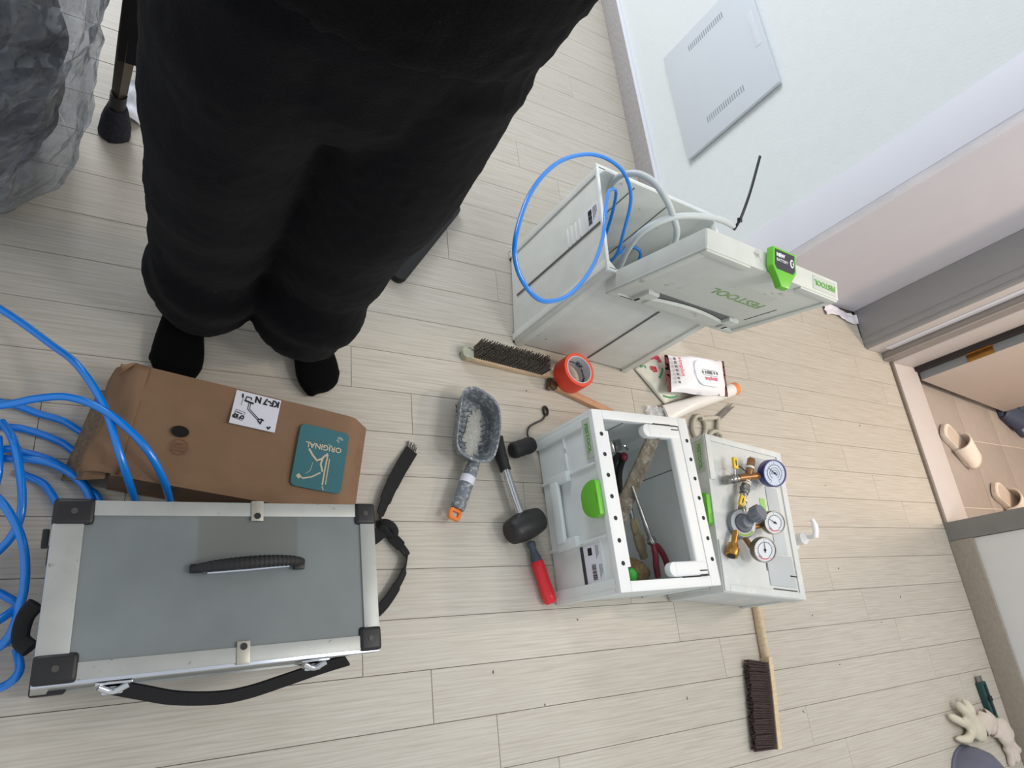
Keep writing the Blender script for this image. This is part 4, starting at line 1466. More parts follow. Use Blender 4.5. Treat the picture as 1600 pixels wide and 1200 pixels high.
# ================================================================== blue hose coil by the case
hc_ = thing('hose_coil', 'loose coil of bright blue hose spilling between the silver case and the carton', 'hose', (-.10, .35, 0))
ho = Vector((.10, -.35, 0))
strands = [
    [(-.40, .66, .02), (-.26, .665, .06), (-.152, .612, .06), (-.073, .548, .085), (-.03, .500, .12), (.012, .431, .135), (.040, .36, .13), (.062, .315, .10), (.080, .290, .045)],
    [(-.45, .40, .008), (-.30, .43, .03), (-.20, .435, .06), (-.126, .435, .085), (-.080, .444, .105), (-.040, .446, .12), (.0, .430, .135), (.040, .400, .145), (.080, .360, .14), (.110, .32, .11), (.128, .295, .06)],
    [(-.45, .46, .008), (-.28, .475, .01), (-.132, .466, .014), (-.079, .452, .012), (-.045, .443, .012), (-.022, .430, .010), (-.006, .420, .008)],
    [(-.45, .40, .008), (-.28, .415, .008), (-.126, .425, .010), (-.085, .421, .010), (-.045, .407, .009), (-.024, .393, .009), (-.004, .380, .008)],
    [(-.42, .30, .008), (-.27, .36, .01), (-.118, .386, .014), (-.092, .382, .018), (-.055, .372, .018), (-.015, .348, .014), (.008, .323, .010), (.020, .290, .008), (.016, .262, .007)],
    [(-.42, .33, .008), (-.25, .37, .012), (-.118, .367, .026), (-.075, .367, .030), (-.045, .360, .030), (-.016, .343, .028), (.006, .318, .022), (.016, .285, .016), (.008, .255, .008)],
    [(-.092, .350, .008), (-.060, .335, .012), (-.045, .318, .014), (-.035, .302, .012), (-.024, .285, .008), (-.020, .255, .007)],
    [(-.125, .43, .02), (-.105, .395, .045), (-.090, .350, .055), (-.079, .300, .055), (-.078, .262, .05), (-.092, .228, .04), (-.13, .19, .03), (-.22, .13, .012)],
    [(-.25, .36, .02), (-.170, .335, .06), (-.112, .295, .085), (-.082, .255, .10), (-.064, .215, .105), (-.056, .170, .10), (-.058, .135, .08), (-.070, .09, .05), (-.12, .05, .02)],
    [(-.30, .17, .01), (-.16, .180, .02), (-.100, .165, .03), (-.072, .150, .03), (-.060, .142, .025)],
    [(-.30, .06, .02), (-.16, .085, .06), (-.095, .108, .08), (-.068, .128, .07), (-.058, .145, .05)],
    [(-.32, .03, .008), (-.16, .055, .03), (-.095, .074, .04), (-.068, .090, .04), (-.056, .108, .03)],
    [(-.32, -.01, .008), (-.15, .018, .02), (-.085, .026, .03), (-.060, .032, .03), (-.048, .05, .03), (-.056, .08, .02)],
    [(-.125, .40, .03), (-.118, .365, .045), (-.116, .325, .04), (-.13, .27, .02), (-.2, .2, .01)],
    [(.000, .330, .008), (.018, .318, .012), (.026, .300, .012), (.030, .275, .008)],
]
for s in strands:
    MB().tube(spline(s, 8), .0062, 12).build('strand', HOSE, hc_, ho)

# ================================================================== things on the floor
# scoop
s_ = thing('hand_scoop', 'grey plastic hand scoop caked with cement dust, orange ring on its handle', 'scoop', (.744, .484, 0))
o_ = Vector((-.750, -.48, 0))
rim_ = [(.728, .573), (.752, .577), (.778, .566), (.800, .550), (.810, .525), (.808, .490), (.800, .455), (.785, .418), (.768, .403), (.745, .400), (.722, .406), (.702, .416), (.692, .432), (.694, .462), (.702, .500), (.710, .540), (.716, .560)]
cx = sum(p[0] for p in rim_) / len(rim_)
cy = sum(p[1] for p in rim_) / len(rim_)
P = [v.to_2d() for v in spline([(x, y, 0) for x, y in rim_], 3, closed=True)]


def rl(sc0, z, dx=0, dy=0):
    return [Vector((cx + dx + (p.x - cx) * sc0, cy + dy + (p.y - cy) * sc0, z)) for p in P]


m = MB()
m.loft([rl(.60, .0015, .012, .01), rl(.86, .006, .010, .008), rl(.94, .025, .006, .004), rl(.985, .056), rl(1.03, .060), rl(1.03, .0625), rl(.96, .0625), rl(.93, .055, .0, .0), rl(.88, .026, .006, .004), rl(.80, .010, .010, .008), rl(.5, .0055, .012, .01)])
m.build('bowl', SCOOPP, s_, o_)
rbm = MB()
for k in range(8):
    y = .448 + .013 * k
    rbm.tube(spline([(.712, y + .004, .030), (.726, y, .0125), (.742, y - .001, .0085), (.760, y, .0085)], 4), .0015, 6)
for k in range(7):
    y = .438 + .012 * k
    rbm.tube(spline([(.770, y, .0085), (.785, y + .004, .012), (.795, y + .008, .026)], 4), .0014, 6)
rbm.build('grip_ribs', SCOOPI, s_, o_)
dm = MB()


def heap(u, v):
    a = 2 * math.pi * u
    r_ = v
    k_ = 1 + .55 * noise.noise(Vector((3 * math.cos(a), 3 * math.sin(a), 4))) + .30 * noise.noise(Vector((9 * math.cos(a), 9 * math.sin(a), 1)))
    x = .768 + .026 * math.cos(a) * k_ * r_ + .25 * (.066 * math.sin(a) * r_)
    y = .484 + .066 * math.sin(a) * min(1.1, k_) * r_
    return Vector((x, y, .0078 + .0055 * (1 - r_ * r_) + .003 * noise.noise(Vector((x * 120, y * 120, 0))) * (1 - r_)))


dm.quadgrid(heap, 36, 10)
h = dm.build('cement_powder', DUST, s_, o_)
h['kind'] = 'stuff'
hm_ = MB()
hm_.tube(spline([(.745, .412, .040), (.740, .395, .036), (.727, .365, .032), (.708, .322, .030), (.697, .299, .029)], 6), [.014] * 6 + [.0155] * 6 + [.0165] * 12 + [.014], 14, flat=(1, .85))
hh = hm_.build('handle', SCOOPP, s_, o_)
MB().tube(spline([(.730, .373, .0322), (.7225, .356, .0318)], 5), .0170, 16, flat=(1, .85), cap=False).build('paper_sticker', STICKW, hh)
tp = MB()
c = Vector((.690, .288, .029))
rr_ = frame(c, (.9, -.35, 0), (.35, .9, 0))
tp.tube([rr_ @ Vector((x, y, 0)) for x, y in rrect(.022, .018, .004, 4)], .0048, 8, closed=True, flat=(1, 1.5))
tp.build('orange_ring', ORANGE, s_, o_)

# rubber mallet
t = thing('rubber_mallet', 'black rubber mallet with a chrome shaft and black grip', 'mallet', (.853, .27, 0))
o_ = Vector((-.853, -.27, 0))
ax = Vector((.93, .36, 0)).normalized()
c = Vector((.860, .268, .034))
m = MB()
fr = frame(c, (0, 0, 1), ax.cross(Vector((0, 0, 1))))
fr = Matrix.Translation(c) @ ax.to_track_quat('Z', 'Y').to_matrix().to_4x4()
m.lathe([(.0005, -.048), (.022, -.048), (.027, -.044), (.029, -.036), (.0325, -.012), (.0325, .012), (.029, .036), (.027, .044), (.022, .048), (.0005, .048)], 32, fr)
m.build('head', pm('worn_black_rubber', (34, 34, 34), .5, var=.1, dirt=(86, 82, 72), ds=45, dt=.63), t, o_)
MB().tube([(.852, .288, .034), (.838, .345, .031), (.826, .400, .028)], .0096, 14).build('shaft', CHROME, t, o_)
g = MB()
g.tube(spline([(.826, .397, .028), (.822, .420, .025), (.818, .445, .021), (.816, .470, .018), (.815, .482, .0175)], 5), [.0135] * 5 + [.0148] * 5 + [.0160] * 5 + [.0165] * 5 + [.012], 14)
g.build('grip', BLACKR, t, o_)

# black strap roll with lanyard
t = thing('black_strap_reel', 'black rubber strap reel with a thin cord loop beside the tool tote', 'reel', (.884, .459, 0))
fr = Matrix.Translation((0, 0, .021)) @ Vector((.93, .33, 0)).to_track_quat('Z', 'Y').to_matrix().to_4x4()
m = MB()
m.lathe([(.0005, -.034), (.014, -.034), (.019, -.030), (.0205, -.02), (.0195, -.012), (.0205, -.004), (.0195, .004), (.0205, .012), (.0205, .024), (.018, .032), (.013, .036), (.0005, .036)], 28, fr)
m.build('reel', BLACKR, t)
m = MB()
m.tube(spline([(.028, .028, .012), (.030, .045, .006), (.040, .062, .004), (.060, .074, .003), (.084, .086, .003), (.096, .103, .003)], 6), .0024, 8)
m.tube([(.096 + .0065 * math.cos(R(a)), .110 + .012 * math.sin(R(a)), .0035) for a in range(0, 360, 24)], .0030, 8, closed=True)
m.build('cord', BLACKP, t)

# red screwdriver
t = thing('red_screwdriver', 'screwdriver with a translucent red handle lying beside the tool tote', 'screwdriver', (.895, .17, 0))
o_ = Vector((-.895, -.17, 0))
a, b = Vector((.879, .248, .015)), Vector((.919, .098, .017))
d = b - a
MB().cyl(a - d * .15 + Vector((0, 0, -.004)), a + d * .16, .0030, n=12).build('shaft', STEEL, t, o_)
fr = Matrix.Translation(a) @ d.to_track_quat('Z', 'Y').to_matrix().to_4x4()
L = d.length
MB().lathe([(.003, .012), (.0095, .014), (.0105, .022), (.0075, .030), (.0095, .042), (.0125, .052), (.0125, .058), (.003, .058)], 20, fr).build('collar', SLATE, t, o_)
m = MB()
n = 36
rings = []
for s, rr_ in ((.055, .010), (.060, .0140), (.075, .0150), (.11, .0150), (.135, .0158), (.150, .0150), (L, .011)):
    rings.append([fr @ Vector(((rr_ - (.0012 if k % 6 in (0, 1) else 0)) * math.cos(2 * math.pi * k / n), (rr_ - (.0012 if k % 6 in (0, 1) else 0)) * math.sin(2 * math.pi * k / n), s)) for k in range(n)])
m.loft(rings)
m.build('handle', REDH, t, o_)

# wire brush, bristles up, and tape roll resting on its handle
t = thing('wire_brush', 'wooden wire brush with dark worn bristles lying against the tall tool box', 'brush', (.90, .685, 0), (0, 0, R(-5.5)))
m = MB()
m.prism([(x, y) for x, y in [(-.150, -.014), (-.154, 0), (-.148, .016), (.00, .016), (.06, .013), (.11, .010), (.16, .010), (.175, .008), (.178, 0), (.175, -.008), (.16, -.010), (.11, -.010), (.06, -.013), (.0, -.016), (-.145, -.018)]], .0, .019, bev=.003)
m.build('wood_back', PALEW, t, (0, -.004, .001))
tip = MB().prism([(-.157, -.012), (-.160, 0), (-.154, .014), (-.128, .016), (-.126, -.018), (-.150, -.017)], .0005, .0205, bev=.002).build('painted_tip', pm('mint_paint', (170, 172, 152), .6, var=.2, dirt=(110, 104, 88), ds=60, dt=.55), t, (0, -.004, .001))
m = MB()
rq = random.Random(11)
for i in range(30):
    for j in range(9):
        x = -.128 + .198 * i / 29
        y = -.016 + .028 * j / 8
        lean = Vector((rq.uniform(-.0015, .0015) + .010, rq.uniform(.003, .006) + .0012 * j, .030 + rq.uniform(-.002, .002)))
        b0 = Vector((x, y, .019))
        m.tube([b0, b0 + lean * .5 + Vector((0, -.001, 0)), b0 + lean], [.0019, .0018, .0015], 4)
w_ = m.build('bristles', BRISTLE, t)
w_['kind'] = 'stuff'
t = thing('tape_roll', 'roll of orange-red adhesive tape with a printed white core', 'tape', (1.055, .668, .0205))
m = MB()
m.lathe([(.0385, 0), (.047, 0), (.0478, .001), (.0478, .049), (.047, .050), (.0385, .050)], 48, cap=False)
m.build('tape', TAPEO, t)
m = MB().lathe([(.0388, .0502), (.0468, .0502), (.0468, .0506), (.0388, .0506)], 48, cap=False).build('tape_side', TAPEF, t)
cr2 = MB().lathe([(.0386, .0), (.0386, .0506), (.0362, .0506), (.0362, .0), (.0386, .0)], 48, cap=False).build('core', CORE, t)
for q, (a0, z_, s_t, sz) in enumerate(((62, .036, 'TLX', .013), (25, .030, 'waterTLX', .0125), (-15, .030, 'TLX', .013), (100, .030, 'waterTLX', .0125))):
    for k_, ch in enumerate(s_t):
        a = R(a0 - k_ * (11 if len(s_t) < 5 else 8.0))
        p = Vector((.0358 * math.cos(a), .0358 * math.sin(a), z_ - .010))
        inn = Vector((-math.cos(a), -math.sin(a), 0))
        text('core_print', ch, sz * (1 if ch.isupper() else .7), NAVY, cr2, frame(p, Vector((0, 0, 1)).cross(inn), (0, 0, 1)), bold=.0004)

t = thing('wooden_hammer', 'small hammer with a reddish wooden handle under the tape roll', 'hammer', (1.085, .618, 0), (0, 0, R(-17)))
MB().box((.20, .019, .016), (.02, 0, .0095), bev=.004).build('handle', PINEW, t)
m = MB()
m.box((.022, .020, .018), (-.080, 0, .0095), bev=.003)
m.box((.012, .034, .010), (-.090, 0, .0085), bev=.002)
m.build('metal_end', pm('old_bronze', (96, 84, 60), .4, .7, var=.2, vs=60), t)

# wipes, pouch, sealant tube, scissors
t = thing('plastic_pouch', 'flat pale plastic pouch with green and pink print under the wipes pack', 'pouch', (1.42, .715, 0))
o_ = Vector((-1.42, -.715, 0))


def pouchf(u, v):
    A, B, C_, D2 = Vector((1.318, .735, 0)), Vector((1.430, .802, 0)), Vector((1.53, .690, 0)), Vector((1.415, .632, 0))
    p = A.lerp(B, u).lerp(D2.lerp(C_, u), v)
    z = .004 + .018 * (math.sin(math.pi * u) * math.sin(math.pi * v)) ** .6 + .004 * noise.noise(Vector((u * 5, v * 5, 3))) * math.sin(math.pi * u)
    return Vector((p.x, p.y, z))


m = MB().quadgrid(pouchf, 18, 18)
p_ = m.build('film', POUCH, t, o_)
sd = p_.modifiers.new('t', 'SOLIDIFY')
sd.thickness = .0015
UPZ = Vector((0, 0, .0015))
pr2 = MB()
pr2.tube(spline([pouchf(.62, .02) + UPZ, pouchf(.74, .06) + UPZ, pouchf(.84, .10) + UPZ], 5), .010, 8, flat=(1, .12))
pr2.tube(spline([pouchf(.70, .14) + UPZ, pouchf(.80, .17) + UPZ], 5), .007, 8, flat=(1, .12))
pr2.build('pink_mark', PINKINK, t, o_)
text('lettering', 'gl', .030, pm('red_ink', (190, 46, 60), .6), t, frame(pouchf(.40, .24) + o_ + Vector((0, 0, .003)), (.1, -1, 0), (1, .1, 0)), bold=.0012)
for pts in ([(.20, .06), (.16, .03), (.22, .02), (.28, .07), (.24, .12)], [(.62, .30), (.50, .36), (.40, .40), (.30, .44)], [(.10, .80), (.22, .90), (.36, .94), (.5, .95)]):
    MB().tube(spline([pouchf(*q) + UPZ for q in pts], 5), .0034, 6, flat=(1, .3)).build('green_mark', GREENINK, t, o_)

wp = thing('wet_wipes_pack', 'white soft pack of wet wipes with maroon sealed ends', 'wipes pack', (1.535, .730, .030))
o_ = Vector((-1.535, -.725, -.020))
W0, W1, W2, W3 = Vector((1.408, .772, 0)), Vector((1.672, .790, 0)), Vector((1.652, .664, 0)), Vector((1.392, .650, 0))


def packf(side):
    def f(u, v):
        p = W0.lerp(W1, u).lerp(W3.lerp(W2, u), v)
        e_ = (max(0, math.sin(math.pi * min(1, max(0, (u - .05) / .90)))) ** .35) * (math.sin(math.pi * v) ** .35)
        z = .038 + side * .020 * e_ + .0022 * noise.noise(Vector((u * 6, v * 5, side))) - .006 * abs(u - .5)
        return Vector((p.x, p.y + .004 * math.sin(u * 9) * (v - .5), z))
    return f


for nm, u0, u1, mt in (('film', .055, .945, WIPE), ('sealed_end', 0, .055, MAROON), ('sealed_end', .945, 1, MAROON)):
    m = MB()
    for sd_ in (1, -1):
        f = packf(sd_)
        m.quadgrid(lambda a, b, f=f, u0=u0, u1=u1: f(u0 + (u1 - u0) * a, b), 24 if nm == 'film' else 3, 16)
    bmesh.ops.remove_doubles(m.bm, verts=m.bm.verts, dist=.0008)
    bmesh.ops.recalc_face_normals(m.bm, faces=m.bm.faces)
    m.build(nm, mt, wp, o_, angle=70)
fz = .0592
ld = MB().prism([(1.552 + x, .720 + y) for x, y in rrect(.105, .082, .030)], fz - .003, fz + .0015, bev=.001).build('lid_flap', pm('lid_sticker', (236, 239, 243), .3), wp, o_)
text('lettering', 'simplus', .0185, PINKINK, wp, frame(Vector((1.562, .702, fz + .002)) + o_, (-1, -.05, 0), (.05, -1, 0)), bold=.0003)
text('lettering', 'simplus', .0205, PINKINK, wp, frame(Vector((1.446, .728, fz - .0005)) + o_, (.04, -1, 0), (1, .04, 0)), bold=.0003)
pt = MB()
for k in range(6):
    pt.box((.007, .009, .0005), (1.530 + .0125 * k, .722 + .0006 * k, fz + .0018))
pt.box((.022, .011, .0006), (1.560, .7235, fz + .0019))
pt.box((.062, .0010, .0005), (1.560, .7315, fz + .0018))
pt.box((.062, .0010, .0005), (1.560, .7135, fz + .0018))
for k in range(7):
    pt.box((.010, .008, .0005), (1.425, .752 - .0125 * k, fz - .0035 + .0003 * k))
pt.build('print', INKG, wp, o_)['kind'] = 'stuff'

t = thing('sealant_tube', 'white sealant tube with an orange cap lying under the wipes pack', 'tube', (1.55, .655, 0))
a, b = Vector((1.395, .598, .021)), Vector((1.715, .712, .021))
d = b - a
fr = Matrix.Translation(a - Vector((1.55, .655, 0))) @ d.to_track_quat('Z', 'Y').to_matrix().to_4x4()
L = d.length
m = MB()
n = 24
rings = []
for s in range(13):
    u_ = s / 12
    flat_ = min(1, u_ * 2.2 + .18)
    rr_ = .021
    rings.append([fr @ Vector((rr_ * (1.3 - .3 * flat_) * math.cos(2 * math.pi * k / n), rr_ * flat_ * math.sin(2 * math.pi * k / n), u_ * L * .97)) for k in range(n)])
m.loft(rings)
tbm = m.build('tube_body', TUBEW, t)
lo = min(v.co.z for v in tbm.data.vertices)
MB().lathe([(.017, L * .965), (.021, L * .97), (.021, L + .012), (.017, L + .016), (.0005, L + .016)], 24, fr).build('cap', ORCAP, t)
MB().lathe([(.0005, L + .0162), (.013, L + .0162), (.012, L + .018), (.0005, L + .018)], 20, fr).build('cap_disc', PUMPW, t)
t = thing('crumpled_film', 'scrap of clear crumpled plastic film beside the sealant tube', 'plastic film', (1.375, .585, 0))
GL = NT('clear_film')
GL.b.inputs['Base Color'].default_value = (.92, .94, 1, 1)
GL.b.inputs['Roughness'].default_value = .15
GL.b.inputs['Alpha'].default_value = .55
m = MB().quadgrid(lambda u_, v_: Vector((-.045 + .09 * u_, -.035 + .07 * v_, .012 + .011 * noise.noise(Vector((u_ * 6, v_ * 6, 5))) + .006 * noise.noise(Vector((u_ * 15, v_ * 15, 1))))), 16, 14)
m.build('sheet', GL.m, t, angle=20)

t = thing('scissors', 'pale-handled scissors with grey blades lying behind the tool tote', 'scissors', (1.59, .585, 0))
o_ = Vector((-1.59, -.60, 0))
for k, (c, ang, a_, b_) in enumerate((((1.535, .588), 62, .040, .026), ((1.585, .548), 40, .040, .024))):
    m = MB()
    pts = []
    for q in range(24):
        th = 2 * math.pi * q / 24
        x, y = a_ * math.cos(th), b_ * math.sin(th)
        pts.append((c[0] + x * math.cos(R(ang)) - y * math.sin(R(ang)), c[1] + x * math.sin(R(ang)) + y * math.cos(R(ang)), .009 + .004 * k))
    m.tube(pts, .0062, 10, closed=True, flat=(1, 1.1))
    e_ = Vector((c[0] + a_ * .8 * math.cos(R(ang)), c[1] + a_ * .8 * math.sin(R(ang)), .009 + .004 * k))
    m.tube([e_, e_.lerp(Vector((1.630, .628, .009)), .5), (1.630, .628, .008 + .002 * k)], [.0075, .008, .006], 10)
    m.build('handle', SCIH, t, o_)
for k, (q0, q1) in enumerate((((1.625, .622), (1.722, .676)), ((1.632, .628), (1.712, .684)))):
    p, q = Vector((*q0, .006 + .003 * k)), Vector((*q1, .006 + .003 * k))
    sd = (q - p).cross(Vector((0, 0, 1))).normalized()
    m = MB().prism([(0, 0)] * 0 + [tuple((p + sd * .009).xy), tuple((q + sd * .001).xy), tuple((q - sd * .001).xy), tuple((p - sd * .007).xy)], .005 + .003 * k, .0075 + .003 * k)
    m.build('blade', STEEL, t, o_)
MB().cyl((1.636, .632, .004), (1.636, .632, .013), .004, n=12).build('rivet', STEEL, t, o_)

# hand broom
t = thing('hand_broom', 'dust brush with dark brown bristles and a pale wooden back on the open floor', 'brush', (1.56, -.12, 0))
o_ = Vector((-1.56, .12, 0))
a, b, c = Vector((1.612, .10, .010)), Vector((1.600, -.085, .013)), Vector((1.560, -.285, .013))
m = MB()
m.tube(spline([a, a.lerp(b, .5), b], 6), [.010] * 6 + [.011] * 7, 12, flat=(.8, 1.3))
m.build('handle', BROOMW, t, o_)
m = MB()
P = spline([b + Vector((0, .012, 0)), b.lerp(c, .35), b.lerp(c, .7), c], 6)
rings = []
for i, p in enumerate(P):
    rings.append([p + Vector((.0075, 0, -.012)), p + Vector((.0075, 0, .016)), p + Vector((-.0075, 0, .016)), p + Vector((-.0075, 0, -.012))])
m.loft(rings)
m.build('wood_back', BROOMW, t, o_)
m = MB()
rq = random.Random(5)
for i in range(40):
    for j in range(4):
        s = (i + .5) / 40
        p = b.lerp(c, s) + Vector((-.007, 0, -.009 + .007 * j))
        e_ = p + Vector((-.070 - .004 * rq.random(), .012 + rq.uniform(-.003, .003) - .006 * s, (.012 - p.z) * .3 + rq.uniform(-.002, .003)))
        mid = p.lerp(e_, .5) + Vector((0, 0, .001))
        m.tube([p, mid, e_], [.0016, .0021, .0024], 4)
w_ = m.build('bristles', BROWNB, t, o_)
w_['kind'] = 'stuff'


# gloves, cutter, bowl
def glove(name, lab, loc, rz, fingers, palm, cuff, mat, cat='glove', grp=None):
    t = thing(name, lab, cat, loc, (0, 0, rz), grp)
    m = MB()
    m.tube(spline(palm, 5), [.030] * 4 + [.038] * (len(palm) * 5 - 9) + [.034] * (len(spline(palm, 5)) - 4 - (len(palm) * 5 - 9)), 14, flat=(1.1, .50))
    for f_ in fingers:
        P = spline(f_, 5)
        m.tube(P, [.0135] * (len(P) - 3) + [.013, .011, .006], 10)
    o = m.build('cloth', mat, t)
    remesh(o, .0055, 4)
    wrinkle(o, lambda c: .004 * noise.noise(c * 28))
    lo = min(v.co.z for v in o.data.vertices)
    for v in o.data.vertices:
        v.co.z -= lo - .0005
    if cuff:
        m = MB()
        m.tube(spline(cuff, 4), .031, 16, flat=(1.1, .55), cap=False)
        q = m.build('knit_cuff', GLOVEP, t)
        s = q.modifiers.new('t', 'SOLIDIFY')
        s.thickness = .003
        q.location.z = -lo + .0005
    return t


glove('work_glove', 'cream cotton work glove with spread fingers by the wall', (2.50, -.365, 0), 0,
      [[(-.005, .01, .022), (-.06, .03, .030), (-.105, .055, .022)], [(.0, .02, .028), (-.035, .055, .040), (-.055, .085, .028)], [(.015, .025, .028), (.0, .06, .040), (-.015, .088, .028)], [(-.01, -.01, .022), (-.05, -.022, .026), (-.10, -.014, .018)]],
      [(-.01, .005, .025), (.02, .0, .026), (.05, -.005, .028)], [(.055, -.005, .026), (.075, .012, .034), (.085, .035, .040)], GLOVE)
glove('work_glove', 'pinkish cotton work glove folded over between the green cutter and the wall', (2.690, -.410, 0), 0,
      [[(.03, -.02, .02), (.055, -.045, .022), (.075, -.055, .016)], [(.01, -.03, .02), (.03, -.055, .024), (.03, -.085, .018)], [(-.01, -.03, .02), (.005, -.06, .02), (-.005, -.09, .016)]],
      [(-.05, .035, .022), (-.015, .02, .030), (.02, -.01, .026)], [(-.055, .04, .024), (-.075, .055, .024), (-.09, .065, .02)], GLOVEP)
t = thing('utility_cutter', 'dark green plastic cutter handle lying by the right wall', 'cutter', (2.665, -.305, 0), (0, 0, R(94)))
t.scale = (1.12, 1.35, 1.2)
m = MB().box((.115, .028, .016), (0, 0, .009), bev=.004).build('handle', KGREEN, t)
MB().box((.085, .006, .003), (.008, 0, .0175), bev=.001).build('slider_slot', pm('slot_black', (12, 22, 22), .6), t)
MB().box((.014, .014, .007), (.010, 0, .0195), bev=.002).build('slider', BLACKP, t)
MB().box((.022, .018, .006), (.062, 0, .009), bev=.001).build('blade_guard', STEEL, t)
t = thing('rubber_bowl', 'smooth domed blue-grey bowl turned over beside the cotton gloves', 'bowl', (2.44, -.515, 0))
MB().lathe([(.105, 0), (.110, .004), (.108, .030), (.096, .060), (.076, .078), (.050, .086), (.046, .092), (.0005, .093)], 40).build('shell', GREYBAG, t)
MB().lathe([(.106, .0005), (.1125, .0005), (.1135, .006), (.1085, .012)], 40, cap=False).build('rolled_rim', GREYBAG, t)
t = thing('orange_clip', 'small orange plastic clip near the edge of the floor', 'clip', (1.915, -.402, 0), (0, 0, .4))
MB().box((.03, .012, .008), (0, 0, .0042), bev=.002).build('body', ORCAP, t)
MB().tube([(.015, 0, .004), (.024, .004, .004), (.028, 0, .004)], .0022, 8).build('hook', ORCAP, t)


# slippers in the bathroom
def slipper(lab, loc, rz, a, b, grp=None):
    t = thing('slipper', lab, 'slipper', loc, (0, 0, rz), grp)
    t.scale = (.90, 1.15, 1)
    out = [(-.125, -.020), (-.120, .025), (-.085, .038), (-.02, .036), (.05, .046), (.105, .042), (.130, .012), (.125, -.025), (.09, -.046), (.03, -.043), (-.04, -.034), (-.10, -.036)]
    P = [v.to_2d() for v in spline([(x, y, 0) for x, y in out], 4, closed=True)]
    m = MB()
    m.loft([[Vector((p.x * s_, p.y * s_, z)) for p in P] for s_, z in ((.95, .001), (1, .006), (1, .022), (.97, .026))])
    m.build('sole', a, t)
    m = MB()
    m.loft([[Vector((p.x * s_, p.y * s_, z)) for p in P] for s_, z in ((.86, .0262), (.84, .0275))])
    m.build('footbed', b, t)

    def strap(u_, v_):
        th = math.pi * v_
        w_ = .048 + .004 * math.sin(th)
        x = -.025 + .135 * u_
        return Vector((x + .01 * math.sin(th), -w_ * math.cos(th), .012 + (.062 - .026 * u_) * math.sin(th) ** .8))
    m = MB().quadgrid(strap, 10, 18)
    q = m.build('strap', a, t)
    s_ = q.modifiers.new('t', 'SOLIDIFY')
    s_.thickness = .006
    return t


slipper('white rubber bathroom slipper beside the door sill, near the open door', (3.145, .640, -.0195), R(-38), SLIPW, SLIPI)
slipper('white rubber bathroom slipper by the grey casing, far from the open door', (3.42, .405, -.0195), R(-30), SLIPW, SLIPI)
slipper('dark blue bathroom slipper beside the edge of the open door', (3.79, .815, -.0195), R(150), SLIPB, SLIPB2, 'blue slippers behind the door')
slipper('dark blue bathroom slipper beside the edge of the open door', (3.98, .87, -.0195), R(150), SLIPB, SLIPB2, 'blue slippers behind the door')

# ================================================================== upper left corner: chair and plastic-wrapped clothes
ch = thing('dining_chair', 'brown wooden chair with furry leg socks behind the plastic bag', 'chair', (.172, 1.285, 0))
for i, (x, y) in enumerate(((.205, -.205), (-.205, -.205), (.19, .205), (-.19, .205))):
    lg = MB()
    lg.tube([(x, y, .07), (x * .97, y * .97, .25), (x * .93, y * .93, .44)], [.0125, .0165, .021], 4)
    q = lg.build('leg', CHAIRW, ch)
    fs = MB().tube([(x, y, .001), (x, y, .03), (x, y, .065), (x, y, .078)], [.030, .028, .022, .018], 14).build('leg_sock', FUR, ch)
    wrinkle(fs, lambda c: .003 * noise.noise(c * 160))
    MB().tube([(x * .999, y * .999, .079), (x * .995, y * .995, .115)], [.0150, .0150], 12).build('leg_sleeve', BLACKP, ch)
MB().box((.42, .42, .03), (0, 0, .425), bev=.008).build('seat_frame', CHAIRW, ch)
MB().box((.425, .006, .21), (.0, -.212, .315), bev=.002).build('seat_skirt', CHAIRD, ch)
MB().box((.44, .44, .05), (0, 0, .466), bev=.02, seg=4).build('cushion', CHAIRD, ch)
for x in (-.17, .17):
    MB().tube([(x, .20, .44), (x, .23, .65), (x, .26, .88)], [.018, .016, .014], 6).build('back_post', CHAIRW, ch)
MB().box((.36, .03, .16), (0, .25, .80), (-.12, 0, 0), bev=.01).build('back_rail', CHAIRD, ch)

PLASTIC = NT('clear_polythene')
PLASTIC.t.nodes.remove(PLASTIC.b)
tr1 = PLASTIC.n('ShaderNodeBsdfTransparent')
tr1.inputs[0].default_value = (.90, .93, .97, 1)
gl = PLASTIC.n('ShaderNodeBsdfPrincipled')
gl.inputs['Base Color'].default_value = (.34, .37, .41, 1)
gl.inputs['Roughness'].default_value = .10
gl.inputs['Specular IOR Level'].default_value = .9
vv = PLASTIC.coord()
nz = PLASTIC.noise(vv, 9, 3, .6)
vo = PLASTIC.n('ShaderNodeTexVoronoi', feature='DISTANCE_TO_EDGE', i_Scale=13.0)
PLASTIC.l(vv, vo.inputs['Vector'])
bmp = PLASTIC.n('ShaderNodeBump', i_Strength=1.0, i_Distance=.05)
ad = PLASTIC.n('ShaderNodeMath', operation='ADD')
PLASTIC.l(nz, ad.inputs[0])
PLASTIC.l(vo.outputs['Distance'], ad.inputs[1])
PLASTIC.l(ad.outputs[0], bmp.inputs['Height'])
PLASTIC.l(bmp.outputs[0], gl.inputs['Normal'])
mxn = PLASTIC.n('ShaderNodeMixShader')
fc = PLASTIC.ramp(nz, [(.32, (.22, .22, .22, 1)), (.66, (.70, .70, .70, 1))])
PLASTIC.l(fc, mxn.inputs[0])
PLASTIC.l(tr1.outputs[0], mxn.inputs[1])
PLASTIC.l(gl.outputs[0], mxn.inputs[2])
PLASTIC.l(mxn.outputs[0], PLASTIC.out.inputs[0])
bg = thing('plastic_bag', 'large crumpled clear plastic bag standing on the floor by the chair', 'bag', (-.360, .995, 0))


